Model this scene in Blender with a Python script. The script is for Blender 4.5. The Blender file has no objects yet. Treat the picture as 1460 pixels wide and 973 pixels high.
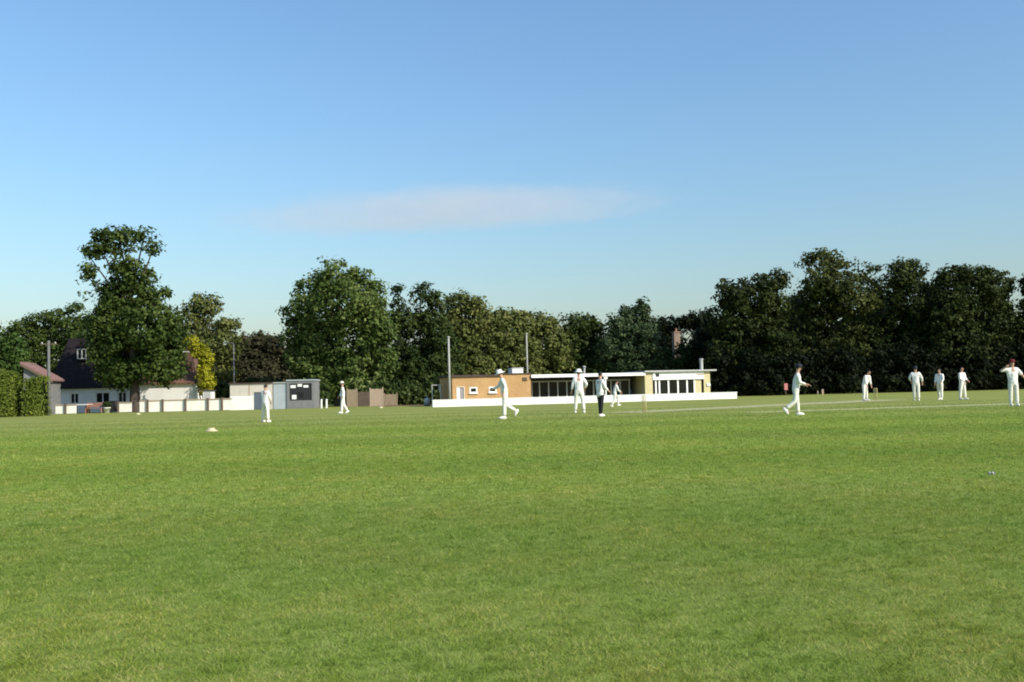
import bpy, bmesh, math, random
import numpy as np
from mathutils import Vector, Matrix

random.seed(7)
RNG = np.random.default_rng(11)
D = bpy.data
scene = bpy.context.scene
COL = scene.collection
rad = math.radians

# ------------------------------------------------------------------ camera
F, CX, CY, EYE = 1420.0, 730.0, 486.5, 1.08
PITCH, ROLL = math.atan(71.5 / F), rad(1.4)
Fv = Vector((0, math.cos(PITCH), math.sin(PITCH)))
U0 = Vector((0, -math.sin(PITCH), math.cos(PITCH)))
X0 = Vector((1, 0, 0))
Rv = X0 * math.cos(ROLL) - U0 * math.sin(ROLL)
Uv = X0 * math.sin(ROLL) + U0 * math.cos(ROLL)
CAM = Vector((0, 0, EYE))


def ray(px, py):
    return (Fv + Rv * ((px - CX) / F) - Uv * ((py - CY) / F))


def at(px, py, Y):
    """world point seen at photo pixel (px,py) that lies Y metres into the field"""
    r = ray(px, py)
    return CAM + r * (Y / r.y)


def gnd(px, py):
    r = ray(px, py)
    return CAM + r * (EYE / -r.z)


def col(px, Y):
    """ground point under the photo column px at depth Y"""
    py = 560.0
    for _ in range(6):
        p = at(px, py, Y)
        py += p.z / Y * F
    p = at(px, py, Y)
    return Vector((p.x, Y, 0))


cam_d = D.cameras.new('camera')
cam = D.objects.new('camera', cam_d)
COL.objects.link(cam)
cam_d.sensor_width = 36.0
cam_d.lens = 36.0 * F / 1460.0
cam_d.clip_start = 0.1
cam_d.clip_end = 20000
m = Matrix((Rv, Uv, -Fv)).transposed().to_4x4()
m.translation = CAM
cam.matrix_world = m
scene.camera = cam

# ------------------------------------------------------------------ materials
def mat(name, base, rough=0.8, spec=0.3, metal=0.0, noise=0.0, scale=3.0, base2=None, bump=0.0, bscale=20.0, stretch=None):
    mt = D.materials.new(name)
    mt.use_nodes = True
    nt = mt.node_tree
    b = nt.nodes['Principled BSDF']
    b.inputs['Roughness'].default_value = rough
    b.inputs['Specular IOR Level'].default_value = spec
    b.inputs['Metallic'].default_value = metal
    b.inputs['Base Color'].default_value = (*base, 1)
    tc = nt.nodes.new('ShaderNodeTexCoord')
    vec = tc.outputs['Object']
    if stretch:
        mp = nt.nodes.new('ShaderNodeMapping')
        mp.inputs['Scale'].default_value = stretch
        nt.links.new(vec, mp.inputs['Vector'])
        vec = mp.outputs['Vector']
    if noise or base2:
        n = nt.nodes.new('ShaderNodeTexNoise')
        n.inputs['Scale'].default_value = scale
        n.inputs['Detail'].default_value = 6
        n.inputs['Roughness'].default_value = 0.65
        nt.links.new(vec, n.inputs['Vector'])
        r = nt.nodes.new('ShaderNodeValToRGB')
        r.color_ramp.elements[0].position = 0.3
        r.color_ramp.elements[1].position = 0.7
        c2 = base2 if base2 else tuple(min(1, c * (1 + noise)) for c in base)
        c1 = base if base2 else tuple(c * (1 - noise) for c in base)
        r.color_ramp.elements[0].color = (*c1, 1)
        r.color_ramp.elements[1].color = (*c2, 1)
        nt.links.new(n.outputs['Fac'], r.inputs['Fac'])
        nt.links.new(r.outputs['Color'], b.inputs['Base Color'])
    if bump:
        n2 = nt.nodes.new('ShaderNodeTexNoise')
        n2.inputs['Scale'].default_value = bscale
        n2.inputs['Detail'].default_value = 5
        nt.links.new(vec, n2.inputs['Vector'])
        bp = nt.nodes.new('ShaderNodeBump')
        bp.inputs['Strength'].default_value = bump
        bp.inputs['Distance'].default_value = 0.05
        nt.links.new(n2.outputs['Fac'], bp.inputs['Height'])
        nt.links.new(bp.outputs['Normal'], b.inputs['Normal'])
    return mt


def leaf_mat(name, c_dark, c_mid, c_light, trans=0.3, rough=0.6, patch=0.25, vary=0.6):
    """leaves: every leaf its own shade, plus sprays of slightly different hue"""
    mt = D.materials.new(name)
    mt.use_nodes = True
    nt = mt.node_tree
    b = nt.nodes['Principled BSDF']
    out = nt.nodes['Material Output']
    g = nt.nodes.new('ShaderNodeNewGeometry')
    r = nt.nodes.new('ShaderNodeValToRGB')
    r.color_ramp.elements[0].color = (*c_dark, 1)
    r.color_ramp.elements[1].color = (*c_light, 1)
    e = r.color_ramp.elements.new(0.55)
    e.color = (*c_mid, 1)
    tc = nt.nodes.new('ShaderNodeTexCoord')
    n = nt.nodes.new('ShaderNodeTexNoise')
    n.inputs['Scale'].default_value = patch
    n.inputs['Detail'].default_value = 4
    nt.links.new(tc.outputs['Object'], n.inputs['Vector'])
    mm = nt.nodes.new('ShaderNodeMath'); mm.operation = 'MULTIPLY_ADD'
    nt.links.new(n.outputs['Fac'], mm.inputs[0])
    mm.inputs[1].default_value = 1.5
    mm.inputs[2].default_value = -0.25 - vary * 0.5
    ad = nt.nodes.new('ShaderNodeMath'); ad.operation = 'MULTIPLY_ADD'
    nt.links.new(g.outputs['Random Per Island'], ad.inputs[0])
    ad.inputs[1].default_value = vary
    nt.links.new(mm.outputs[0], ad.inputs[2])
    nt.links.new(ad.outputs[0], r.inputs['Fac'])
    nt.links.new(r.outputs['Color'], b.inputs['Base Color'])
    b.inputs['Roughness'].default_value = rough
    b.inputs['Specular IOR Level'].default_value = 0.08
    t = nt.nodes.new('ShaderNodeBsdfTranslucent')
    nt.links.new(r.outputs['Color'], t.inputs['Color'])
    mx = nt.nodes.new('ShaderNodeMixShader')
    mx.inputs[0].default_value = trans
    nt.links.new(b.outputs[0], mx.inputs[1])
    nt.links.new(t.outputs[0], mx.inputs[2])
    nt.links.new(mx.outputs[0], out.inputs['Surface'])
    return mt


M = {}
M['white_paint'] = mat('white_paint', (0.80, 0.79, 0.76), 0.6, noise=0.06, scale=1.5)
M['white_wall'] = mat('white_wall', (0.78, 0.77, 0.75), 0.8, noise=0.08, scale=0.8, bump=0.1)
M['cream_board'] = mat('cream_board', (0.80, 0.77, 0.68), 0.8, noise=0.12, scale=1.2)
M['cream_brick'] = mat('cream_brick', (0.55, 0.48, 0.28), 0.85, noise=0.12, scale=6)
M['beige_wall'] = mat('beige_wall', (0.55, 0.50, 0.43), 0.85, noise=0.1, scale=2)
M['grey_panel'] = mat('grey_panel', (0.36, 0.40, 0.42), 0.7, noise=0.08, scale=2)
M['dark_grey'] = mat('dark_grey', (0.19, 0.19, 0.19), 0.7, noise=0.15, scale=3)
M['black_board'] = mat('black_board', (0.025, 0.025, 0.027), 0.6, noise=0.15, scale=4)
M['door_blue'] = mat('door_blue', (0.10, 0.125, 0.16), 0.6, noise=0.1, scale=2)
M['door_grey'] = mat('door_grey', (0.30, 0.28, 0.28), 0.6, noise=0.1, scale=2)
M['roof_tile'] = mat('roof_tile', (0.13, 0.065, 0.045), 0.9, base2=(0.20, 0.11, 0.075), scale=2.5, bump=0.5, bscale=10)
M['roof_dark'] = mat('roof_dark', (0.016, 0.014, 0.016), 0.95, 0.03, base2=(0.030, 0.024, 0.025), scale=2.5, bump=0.5, bscale=10)
M['roof_pink'] = mat('roof_pink', (0.22, 0.125, 0.11), 0.9, noise=0.2, scale=3, bump=0.4)
M['roof_felt'] = mat('roof_felt', (0.07, 0.05, 0.045), 0.9, noise=0.2, scale=2)
M['glass'] = mat('glass', (0.014, 0.016, 0.013), 0.12, spec=0.12, noise=0.3, scale=0.9)
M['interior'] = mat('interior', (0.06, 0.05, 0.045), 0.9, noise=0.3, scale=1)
M['interior_blue'] = mat('interior_blue', (0.13, 0.13, 0.19), 0.9, noise=0.2, scale=1)
M['frame_grey'] = mat('frame_grey', (0.45, 0.45, 0.43), 0.6, noise=0.08)
M['steel'] = mat('steel', (0.42, 0.42, 0.40), 0.5, spec=0.4, noise=0.1)
M['pole_pale'] = mat('pole_pale', (0.34, 0.34, 0.30), 0.6, noise=0.1)
M['pole_dark'] = mat('pole_dark', (0.13, 0.135, 0.13), 0.8, noise=0.15)
M['wood'] = mat('wood', (0.28, 0.215, 0.14), 0.85, noise=0.25, scale=3, stretch=(6, 6, 0.6))
M['wood_tan'] = mat('wood_tan', (0.40, 0.30, 0.22), 0.85, noise=0.2, scale=3, stretch=(8, 8, 0.6))
M['wood_dark'] = mat('wood_dark', (0.12, 0.09, 0.065), 0.85, noise=0.2, scale=3)
M['bark'] = mat('bark', (0.10, 0.08, 0.06), 0.95, base2=(0.05, 0.042, 0.034), scale=4, bump=0.8, bscale=8, stretch=(3, 3, 0.5))
M['terracotta'] = mat('terracotta', (0.34, 0.15, 0.10), 0.8, noise=0.15)
M['red_paint'] = mat('red_paint', (0.55, 0.20, 0.19), 0.7, noise=0.1)
M['skin'] = mat('skin', (0.50, 0.30, 0.21), 0.55, noise=0.06)
M['hair'] = mat('hair', (0.022, 0.016, 0.012), 0.6, noise=0.2)
M['cloth_white'] = mat('cloth_white', (0.80, 0.79, 0.75), 0.85, noise=0.05, scale=5, bump=0.5, bscale=14)
M['cloth_cream'] = mat('cloth_cream', (0.74, 0.72, 0.63), 0.85, noise=0.06, scale=5, bump=0.5, bscale=14)
M['cloth_black'] = mat('cloth_black', (0.013, 0.013, 0.015), 0.85, noise=0.1, bump=0.4, bscale=14)
M['cloth_navy'] = mat('cloth_navy', (0.02, 0.022, 0.035), 0.8, noise=0.1)
M['cloth_red'] = mat('cloth_red', (0.14, 0.012, 0.016), 0.8, noise=0.1)
M['shoe'] = mat('shoe', (0.72, 0.71, 0.66), 0.6, noise=0.08)
M['shoe_dark'] = mat('shoe_dark', (0.03, 0.03, 0.03), 0.5)
M['eye'] = mat('eye', (0.03, 0.02, 0.02), 0.3)
M['marker_cream'] = mat('marker_cream', (0.50, 0.44, 0.27), 0.7, noise=0.1)
M['stump_wood'] = mat('stump_wood', (0.62, 0.52, 0.26), 0.6, noise=0.1)

M['leaf_oak'] = leaf_mat('leaf_oak', (0.0220, 0.0396, 0.0088), (0.0530, 0.0830, 0.0170), (0.1300, 0.1630, 0.0430))
M['leaf_round'] = leaf_mat('leaf_round', (0.0308, 0.0572, 0.0132), (0.0900, 0.1320, 0.0312), (0.2375, 0.2750, 0.0938))
M['leaf_dark'] = leaf_mat('leaf_dark', (0.0143, 0.0275, 0.0077), (0.0432, 0.0660, 0.0168), (0.1125, 0.1375, 0.0425))
M['leaf_olive'] = leaf_mat('leaf_olive', (0.0418, 0.0572, 0.0132), (0.1140, 0.1344, 0.0360), (0.2562, 0.2562, 0.0938))
M['leaf_conifer'] = leaf_mat('leaf_conifer', (0.0176, 0.0308, 0.0132), (0.0432, 0.0672, 0.0288), (0.1000, 0.1313, 0.0562), trans=0.1)
M['leaf_right'] = leaf_mat('leaf_right', (0.0088, 0.0154, 0.0044), (0.0312, 0.0432, 0.0108), (0.1050, 0.1270, 0.0360))
M['leaf_shade'] = leaf_mat('leaf_shade', (0.004, 0.007, 0.003), (0.009, 0.014, 0.005), (0.022, 0.030, 0.009))  # near black: the thicket's shade is put into the leaf colour
M['leaf_airy'] = leaf_mat('leaf_airy', (0.014, 0.022, 0.006), (0.052, 0.066, 0.016), (0.175, 0.185, 0.058))
M['leaf_fresh'] = leaf_mat('leaf_fresh', (0.030, 0.060, 0.014), (0.065, 0.115, 0.025), (0.12, 0.18, 0.045))
M['leaf_gold'] = leaf_mat('leaf_gold', (0.20, 0.21, 0.015), (0.36, 0.36, 0.025), (0.55, 0.50, 0.05))
M['leaf_hedge'] = leaf_mat('leaf_hedge', (0.070, 0.105, 0.016), (0.145, 0.190, 0.030), (0.23, 0.27, 0.05))
M['leaf_brown'] = leaf_mat('leaf_brown', (0.030, 0.030, 0.016), (0.062, 0.060, 0.030), (0.11, 0.10, 0.05))


# brick: pale orange bricks in mortar
def brick_mat(name, c1, c2, mortar):
    mt = mat(name, c1, 0.9)
    nt = mt.node_tree
    b = nt.nodes['Principled BSDF']
    tc = nt.nodes.new('ShaderNodeTexCoord')
    sp = nt.nodes.new('ShaderNodeSeparateXYZ')
    nt.links.new(tc.outputs['Object'], sp.inputs[0])
    ad = nt.nodes.new('ShaderNodeMath'); ad.operation = 'ADD'
    nt.links.new(sp.outputs['X'], ad.inputs[0]); nt.links.new(sp.outputs['Y'], ad.inputs[1])
    cb = nt.nodes.new('ShaderNodeCombineXYZ')
    nt.links.new(ad.outputs[0], cb.inputs['X']); nt.links.new(sp.outputs['Z'], cb.inputs['Y'])
    br = nt.nodes.new('ShaderNodeTexBrick')
    br.inputs['Scale'].default_value = 4.4
    br.inputs['Color1'].default_value = (*c1, 1)
    br.inputs['Color2'].default_value = (*c2, 1)
    br.inputs['Mortar'].default_value = (*mortar, 1)
    br.inputs['Mortar Size'].default_value = 0.02
    nt.links.new(cb.outputs[0], br.inputs['Vector'])
    n = nt.nodes.new('ShaderNodeTexNoise'); n.inputs['Scale'].default_value = 0.7; n.inputs['Detail'].default_value = 5
    nt.links.new(tc.outputs['Object'], n.inputs['Vector'])
    mx = nt.nodes.new('ShaderNodeMix'); mx.data_type = 'RGBA'; mx.blend_type = 'MULTIPLY'
    mx.inputs[0].default_value = 0.5
    r = nt.nodes.new('ShaderNodeValToRGB')
    r.color_ramp.elements[0].position = 0.3; r.color_ramp.elements[0].color = (0.6, 0.58, 0.55, 1)
    r.color_ramp.elements[1].position = 0.7
    nt.links.new(n.outputs['Fac'], r.inputs['Fac'])
    nt.links.new(br.outputs['Color'], mx.inputs[6]); nt.links.new(r.outputs['Color'], mx.inputs[7])
    nt.links.new(mx.outputs[2], b.inputs['Base Color'])
    return mt


M['brick_tan'] = brick_mat('brick_tan', (0.55, 0.33, 0.14), (0.45, 0.255, 0.105), (0.50, 0.36, 0.20))
M['brick_red'] = brick_mat('brick_red', (0.17, 0.08, 0.06), (0.13, 0.06, 0.05), (0.22, 0.17, 0.15))
M['brick_pale'] = brick_mat('brick_pale', (0.34, 0.24, 0.18), (0.28, 0.195, 0.145), (0.33, 0.27, 0.22))


# ------------------------------------------------------------------ object helpers
def link(o, parent=None):
    COL.objects.link(o)
    if parent is not None:
        o.parent = parent
    return o


def tag(o, label=None, cat=None, group=None, kind=None):
    if label: o['label'] = label
    if cat: o['category'] = cat
    if group: o['group'] = group
    if kind: o['kind'] = kind
    return o


def empty(name, loc, rz=0.0, label=None, cat=None, group=None):
    o = D.objects.new(name, None)
    o.empty_display_size = 0.3
    o.location = loc
    o.rotation_euler = (0, 0, rz)
    link(o)
    return tag(o, label, cat, group)


class MB:
    """collects shapes, builds ONE mesh object"""
    def __init__(self):
        self.bm = bmesh.new()

    def box(self, x0, x1, y0, y1, z0, z1, bev=0.0):
        r = bmesh.ops.create_cube(self.bm, size=1)
        vs = r['verts']
        for v in vs:
            v.co = Vector(((x0 + x1) / 2 + v.co.x * (x1 - x0), (y0 + y1) / 2 + v.co.y * (y1 - y0), (z0 + z1) / 2 + v.co.z * (z1 - z0)))
        if bev:
            es = list({e for v in vs for e in v.link_edges})
            bmesh.ops.bevel(self.bm, geom=es, offset=bev, segments=1, affect='EDGES')
        return self

    def poly_prism(self, pts, y0, y1):
        """closed outline in x,z extruded from y0 to y1"""
        a = [self.bm.verts.new((x, y0, z)) for x, z in pts]
        b = [self.bm.verts.new((x, y1, z)) for x, z in pts]
        n = len(pts)
        self.bm.faces.new(a); self.bm.faces.new(b[::-1])
        for i in range(n):
            j = (i + 1) % n
            self.bm.faces.new((a[i], b[i], b[j], a[j]))
        bmesh.ops.recalc_face_normals(self.bm, faces=self.bm.faces[:])
        return self

    def face(self, pts):
        self.bm.faces.new([self.bm.verts.new(p) for p in pts])
        return self

    def tube(self, pts, radii, seg=8, cap=True):
        pts = [Vector(p) for p in pts]
        rings = []
        for i, p in enumerate(pts):
            d = (pts[min(i + 1, len(pts) - 1)] - pts[max(i - 1, 0)]).normalized()
            a = d.orthogonal().normalized() if abs(d.z) < 0.95 else Vector((1, 0, 0)).cross(d).normalized()
            b = d.cross(a)
            rr = radii[i] if hasattr(radii, '__len__') else radii
            rings.append([self.bm.verts.new(p + (a * math.cos(t) + b * math.sin(t)) * rr) for t in [2 * math.pi * k / seg for k in range(seg)]])
        for r0, r1 in zip(rings, rings[1:]):
            # match the rotation of neighbouring rings
            off = min(range(seg), key=lambda o: sum((r0[k].co - r1[(k + o) % seg].co).length for k in range(0, seg, 2)))
            for k in range(seg):
                self.bm.faces.new((r0[k], r0[(k + 1) % seg], r1[(k + 1 + off) % seg], r1[(k + off) % seg]))
        if cap:
            self.bm.faces.new(rings[0][::-1]); self.bm.faces.new(rings[-1])
        return self

    def lathe(self, prof, seg=16, c=(0, 0, 0)):
        rings = []
        for r, z in prof:
            if r < 1e-5:
                rings.append([self.bm.verts.new((c[0], c[1], c[2] + z))])
            else:
                rings.append([self.bm.verts.new((c[0] + r * math.cos(2 * math.pi * k / seg), c[1] + r * math.sin(2 * math.pi * k / seg), c[2] + z)) for k in range(seg)])
        for a, b in zip(rings, rings[1:]):
            for k in range(seg):
                k2 = (k + 1) % seg
                if len(a) == 1 and len(b) == 1: continue
                if len(a) == 1: self.bm.faces.new((a[0], b[k2], b[k]))
                elif len(b) == 1: self.bm.faces.new((a[k], a[k2], b[0]))
                else: self.bm.faces.new((a[k], a[k2], b[k2], b[k]))
        bmesh.ops.recalc_face_normals(self.bm, faces=self.bm.faces[:])
        return self

    def ball(self, c, r, seg=12):
        """ellipsoid"""
        res = bmesh.ops.create_uvsphere(self.bm, u_segments=seg, v_segments=max(6, seg // 2 + 2), radius=1)
        rr = r if hasattr(r, '__len__') else (r, r, r)
        for v in res['verts']:
            v.co = Vector((c[0] + v.co.x * rr[0], c[1] + v.co.y * rr[1], c[2] + v.co.z * rr[2]))
        return self

    def build(self, name, mt, parent=None, smooth=False):
        me = D.meshes.new(name)
        self.bm.to_mesh(me)
        self.bm.free()
        if smooth:
            me.polygons.foreach_set('use_smooth', [True] * len(me.polygons))
        me.materials.append(mt)
        return link(D.objects.new(name, me), parent)


def grid_mesh(name, V, Fq, mt, parent=None, smooth=False, k=4):
    """mesh from numpy arrays: V (n,3), faces (m,k)"""
    me = D.meshes.new(name)
    V = np.ascontiguousarray(V, dtype=np.float32)
    Fq = np.ascontiguousarray(Fq, dtype=np.int32)
    me.vertices.add(len(V)); me.vertices.foreach_set('co', V.ravel())
    me.loops.add(Fq.size); me.loops.foreach_set('vertex_index', Fq.ravel())
    me.polygons.add(len(Fq))
    me.polygons.foreach_set('loop_start', np.arange(0, Fq.size, k, dtype=np.int32))
    if smooth:
        me.polygons.foreach_set('use_smooth', np.ones(len(Fq), dtype=bool))
    me.update(calc_edges=True)
    me.materials.append(mt)
    return link(D.objects.new(name, me), parent)


def unit(a):
    return a / np.maximum(np.linalg.norm(a, axis=1, keepdims=True), 1e-6)


def leaf_arrays(P, N, S):
    """one rhombus leaf at each point P with normal N and half-length S"""
    n = len(P)
    N = unit(N)
    T = unit(np.cross(N, RNG.normal(size=(n, 3))))
    B = np.cross(N, T)
    S = S[:, None]
    V = np.empty((n, 4, 3))
    V[:, 0] = P - T * S
    V[:, 1] = P + B * S * 0.62 + N * S * 0.12
    V[:, 2] = P + T * S
    V[:, 3] = P - B * S * 0.62 + N * S * 0.12
    Fq = np.arange(n * 4).reshape(n, 4)
    return V.reshape(-1, 3), Fq


def crown_points(lobes, leaf, clump, per, cover):
    """lobes: (centre, (rx,ry,rz), density).  Leaves sit in clumps spread over each lobe."""
    PP, NN, SS = [], [], []
    for c, r, dens in lobes:
        c = np.array(c); r = np.array(r)
        area = 4 * math.pi * ((r[0] * r[2]) ** 1.6 / 3 + (r[0] * r[1]) ** 1.6 / 3 + (r[1] * r[2]) ** 1.6 / 3) ** (1 / 1.6)
        ncl = max(5, int(area / (math.pi * clump ** 2) * cover * 1.2 * dens ** 1.5))
        d = unit(RNG.normal(size=(ncl, 3)))
        rr = RNG.uniform(0.35, 1.0, ncl) ** 0.6 + RNG.normal(0, 0.12, ncl)
        cc = c + d * rr[:, None] * r
        cr = clump * RNG.uniform(0.55, 1.35, ncl)
        nl = per
        dd = unit(RNG.normal(size=(ncl, nl, 3)).reshape(-1, 3)).reshape(ncl, nl, 3)
        q = RNG.uniform(0.35, 1.08, (ncl, nl, 1))
        p = cc[:, None, :] + dd * q * cr[:, None, None] * np.array([1.0, 1.0, 0.72])
        nr = dd * 0.75 + d[:, None, :] * 0.35 + np.array([0, 0, 0.35]) + RNG.normal(0, 0.45, dd.shape)
        PP.append(p.reshape(-1, 3)); NN.append(nr.reshape(-1, 3))
        SS.append(leaf * RNG.uniform(0.6, 1.35, ncl * nl))
    P = np.concatenate(PP); N = np.concatenate(NN); S = np.concatenate(SS)
    k = P[:, 2] > 0.15
    return P[k], N[k], S[k]


def tree(name, label, base_px, Y, lobes_px, mt, trunk_r=0.35, leaf=0.17, clump=0.85, per=38, cover=2.6, group=None, depth=0.9, fork=0.45, limbs=True):
    """lobes_px: (px, py, rx_px, ry_px[, density[, depth offset m]])"""
    b = col(base_px, Y)
    root = empty(name, b, 0, label, 'tree', group)
    s = Y / F
    L = []
    for lp in lobes_px:
        px, py, rx, ry = lp[:4]
        dens = lp[4] if len(lp) > 4 else 1.0
        off = lp[5] if len(lp) > 5 else random.uniform(-1, 1) * 0.5 * rx * s
        p = at(px, py, Y + off)
        L.append((p - b, (1.10 * rx * s, depth * max(rx, ry * 0.8) * s, 1.08 * ry * s), dens))
    P, N, S = crown_points(L, leaf, clump, per, cover)
    V, Fq = leaf_arrays(P, N, S)
    grid_mesh('crown', V, Fq, mt, root)
    top = max(l[0].z for l in L)
    low = min(l[0].z for l in L)
    mean = sum((l[0] for l in L), Vector()) / len(L)
    zf = max(0.8, min(low, top * fork))
    t = MB()
    lean = Vector((mean.x * 0.25, mean.y * 0.25, 0))
    pts = [(0, 0, -0.1), (0, 0, 0.25), (lean.x * .3, lean.y * .3, zf * .5), (lean.x * .7, lean.y * .7, zf), (mean.x * .7, mean.y * .7, (zf + top) / 2), (mean.x, mean.y, top * 0.93)]
    rr = [trunk_r * 1.5, trunk_r * 1.1, trunk_r * .9, trunk_r * .75, trunk_r * .36, trunk_r * .07]
    t.tube(pts, rr, 9)
    if limbs:
        for c, r, dns in L:
            z0 = max(zf * 0.8, min(c.z * 0.7, top * .7))
            q = z0 / max(top, .1)
            st = Vector((mean.x * q, mean.y * q, z0))
            if (c - st).length < 0.8: continue
            md = st.lerp(c, 0.55) + Vector((0, 0, -0.08 * (c - st).length))
            t.tube([st, md, c, c + (c - md) * 0.3], [trunk_r * .30, trunk_r * .18, trunk_r * .08, 0.015], 6)
    t.build('trunk', M['bark'], root, True)
    return root


def shrub(name, label, cat, px, Y, lobes_px, mt, leaf=0.11, clump=0.4, per=30, cover=2.6, group=None):
    b = col(px, Y)
    root = empty(name, b, 0, label, cat, group)
    s = Y / F
    L = []
    for lp in lobes_px:
        p = at(lp[0], lp[1], Y + random.uniform(-.3, .3))
        L.append((p - b, (lp[2] * s, lp[2] * s * .9, lp[3] * s), lp[4] if len(lp) > 4 else 1.0))
    P, N, S = crown_points(L, leaf, clump, per, cover)
    V, Fq = leaf_arrays(P, N, S)
    grid_mesh('foliage', V, Fq, mt, root)
    t = MB()
    for c, r, d in L:
        t.tube([(0.1 * c.x, 0.1 * c.y, -0.05), (c.x * .6, c.y * .6, c.z * .5), (c.x, c.y, c.z)], [0.07, 0.05, 0.02], 6)
    t.build('stem', M['bark'], root)
    return root


# ------------------------------------------------------------------ ground
def mowing_wave(nt, tc):
    wv = nt.nodes.new('ShaderNodeTexWave'); wv.bands_direction = 'Y'
    wv.inputs['Scale'].default_value = 0.042; wv.inputs['Distortion'].default_value = 1.1
    wv.inputs['Detail'].default_value = 2; wv.inputs['Detail Scale'].default_value = 0.35
    nt.links.new(tc.outputs['Object'], wv.inputs['Vector'])
    return wv


def ground_material():
    mt = D.materials.new('outfield_turf')
    mt.use_nodes = True
    nt = mt.node_tree
    N = nt.nodes; Lk = nt.links.new
    b = N['Principled BSDF']
    b.inputs['Roughness'].default_value = 0.9
    b.inputs['Specular IOR Level'].default_value = 0.1
    tc = N.new('ShaderNodeTexCoord')

    def noise(scale, detail=5, rough=0.6, stretch=None):
        n = N.new('ShaderNodeTexNoise')
        n.inputs['Scale'].default_value = scale
        n.inputs['Detail'].default_value = detail
        n.inputs['Roughness'].default_value = rough
        if stretch:
            mp = N.new('ShaderNodeMapping'); mp.inputs['Scale'].default_value = stretch
            Lk(tc.outputs['Object'], mp.inputs['Vector']); Lk(mp.outputs['Vector'], n.inputs['Vector'])
        else:
            Lk(tc.outputs['Object'], n.inputs['Vector'])
        return n.outputs['Fac']

    def ramp(fac, stops):
        r = N.new('ShaderNodeValToRGB')
        e = r.color_ramp.elements
        e[0].position, e[0].color = stops[0][0], (*stops[0][1], 1)
        e[1].position, e[1].color = stops[-1][0], (*stops[-1][1], 1)
        for p, c in stops[1:-1]:
            k = e.new(p); k.color = (*c, 1)
        Lk(fac, r.inputs['Fac'])
        return r.outputs['Color']

    def mix(f, a, c, mode='MIX'):
        x = N.new('ShaderNodeMix'); x.data_type = 'RGBA'; x.blend_type = mode
        if isinstance(f, float): x.inputs[0].default_value = f
        else: Lk(f, x.inputs[0])
        Lk(a, x.inputs[6]); Lk(c, x.inputs[7])
        return x.outputs[2]

    def rng(v, a, c, lo=0.0, hi=1.0):
        r = N.new('ShaderNodeMapRange'); r.interpolation_type = 'SMOOTHSTEP'
        r.inputs[1].default_value = a; r.inputs[2].default_value = c
        r.inputs[3].default_value = lo; r.inputs[4].default_value = hi
        Lk(v, r.inputs[0]); return r.outputs[0]

    sp = N.new('ShaderNodeSeparateXYZ'); Lk(tc.outputs['Object'], sp.inputs[0])
    # depth into the field, warped, so that the differently mown zones have uneven edges
    w = noise(0.07, 3)
    yw = N.new('ShaderNodeMath'); yw.operation = 'MULTIPLY_ADD'
    Lk(w, yw.inputs[0]); yw.inputs[1].default_value = 9.0
    Lk(sp.outputs['Y'], yw.inputs[2])
    rough_c = ramp(noise(26, 6, 0.75), [(0.30, GR['rough'][0]), (0.52, GR['rough'][1]), (0.72, GR['rough'][2])])
    lush_c = ramp(noise(3.0, 6, 0.7, (0.35, 1.3, 1)), [(0.30, GR['lush'][0]), (0.5, GR['lush'][1]), (0.70, GR['lush'][2])])
    pale_c = ramp(noise(0.9, 6, 0.7, (0.25, 1.2, 1)), [(0.32, GR['pale'][0]), (0.5, GR['pale'][1]), (0.68, GR['pale'][2])])
    c = mix(rng(yw.outputs[0], 12.0, 20.0), rough_c, lush_c)
    c = mix(rng(yw.outputs[0], 30.0, 50.0), c, pale_c)
    # patches of drier and of wetter turf
    dry = rng(noise(0.22, 4, 0.6, (0.6, 1.2, 1)), 0.5, 0.72, 0.0, 0.55)
    c = mix(dry, c, ramp(noise(6, 4), [(0.3, GR['dry'][0]), (0.7, GR['dry'][1])]))
    # mowing strips across the field
    wv = mowing_wave(nt, tc)
    c = mix(0.8, c, ramp(wv.outputs['Fac'], [(0.25, (0.80, 0.84, 0.74)), (0.75, (1.0, 1.0, 1.0))]), 'MULTIPLY')
    Lk(c, b.inputs['Base Color'])
    bp = N.new('ShaderNodeBump'); bp.inputs['Strength'].default_value = 0.55; bp.inputs['Distance'].default_value = 0.03
    Lk(noise(55, 6, 0.8), bp.inputs['Height'])
    Lk(bp.outputs['Normal'], b.inputs['Normal'])
    return mt


GR = dict(
    rough=((0.125, 0.175, 0.028), (0.205, 0.275, 0.050), (0.300, 0.345, 0.085)),
    lush=((0.150, 0.228, 0.024), (0.205, 0.285, 0.036), (0.270, 0.335, 0.058)),
    pale=((0.190, 0.220, 0.048), (0.250, 0.275, 0.068), (0.320, 0.320, 0.100)),
    dry=((0.190, 0.200, 0.060), (0.245, 0.245, 0.085)))

g = MB()
g.face([(-4000, -4000, 0), (4000, -4000, 0), (4000, 4000, 0), (-4000, 4000, 0)])
ground = tag(g.build('ground', ground_material()), kind='structure')


# bare earth under the far trees
def sheet(name, outline, z, mt):
    me = MB(); me.face([(x, y, z) for x, y in outline])
    return tag(me.build(name, mt), kind='structure')


def wobbly(x0, y0, x1, y1, half, n=24, j=0.15):
    a = Vector((x0, y0)); c = Vector((x1, y1)); d = (c - a); nrm = Vector((-d.y, d.x)).normalized()
    up = [a + d * (i / n) + nrm * half * random.uniform(1 - j, 1 + j) for i in range(n + 1)]
    dn = [a + d * (i / n) - nrm * half * random.uniform(1 - j, 1 + j) for i in range(n + 1)]
    return [(p.x, p.y) for p in up] + [(p.x, p.y) for p in dn[::-1]]


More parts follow.
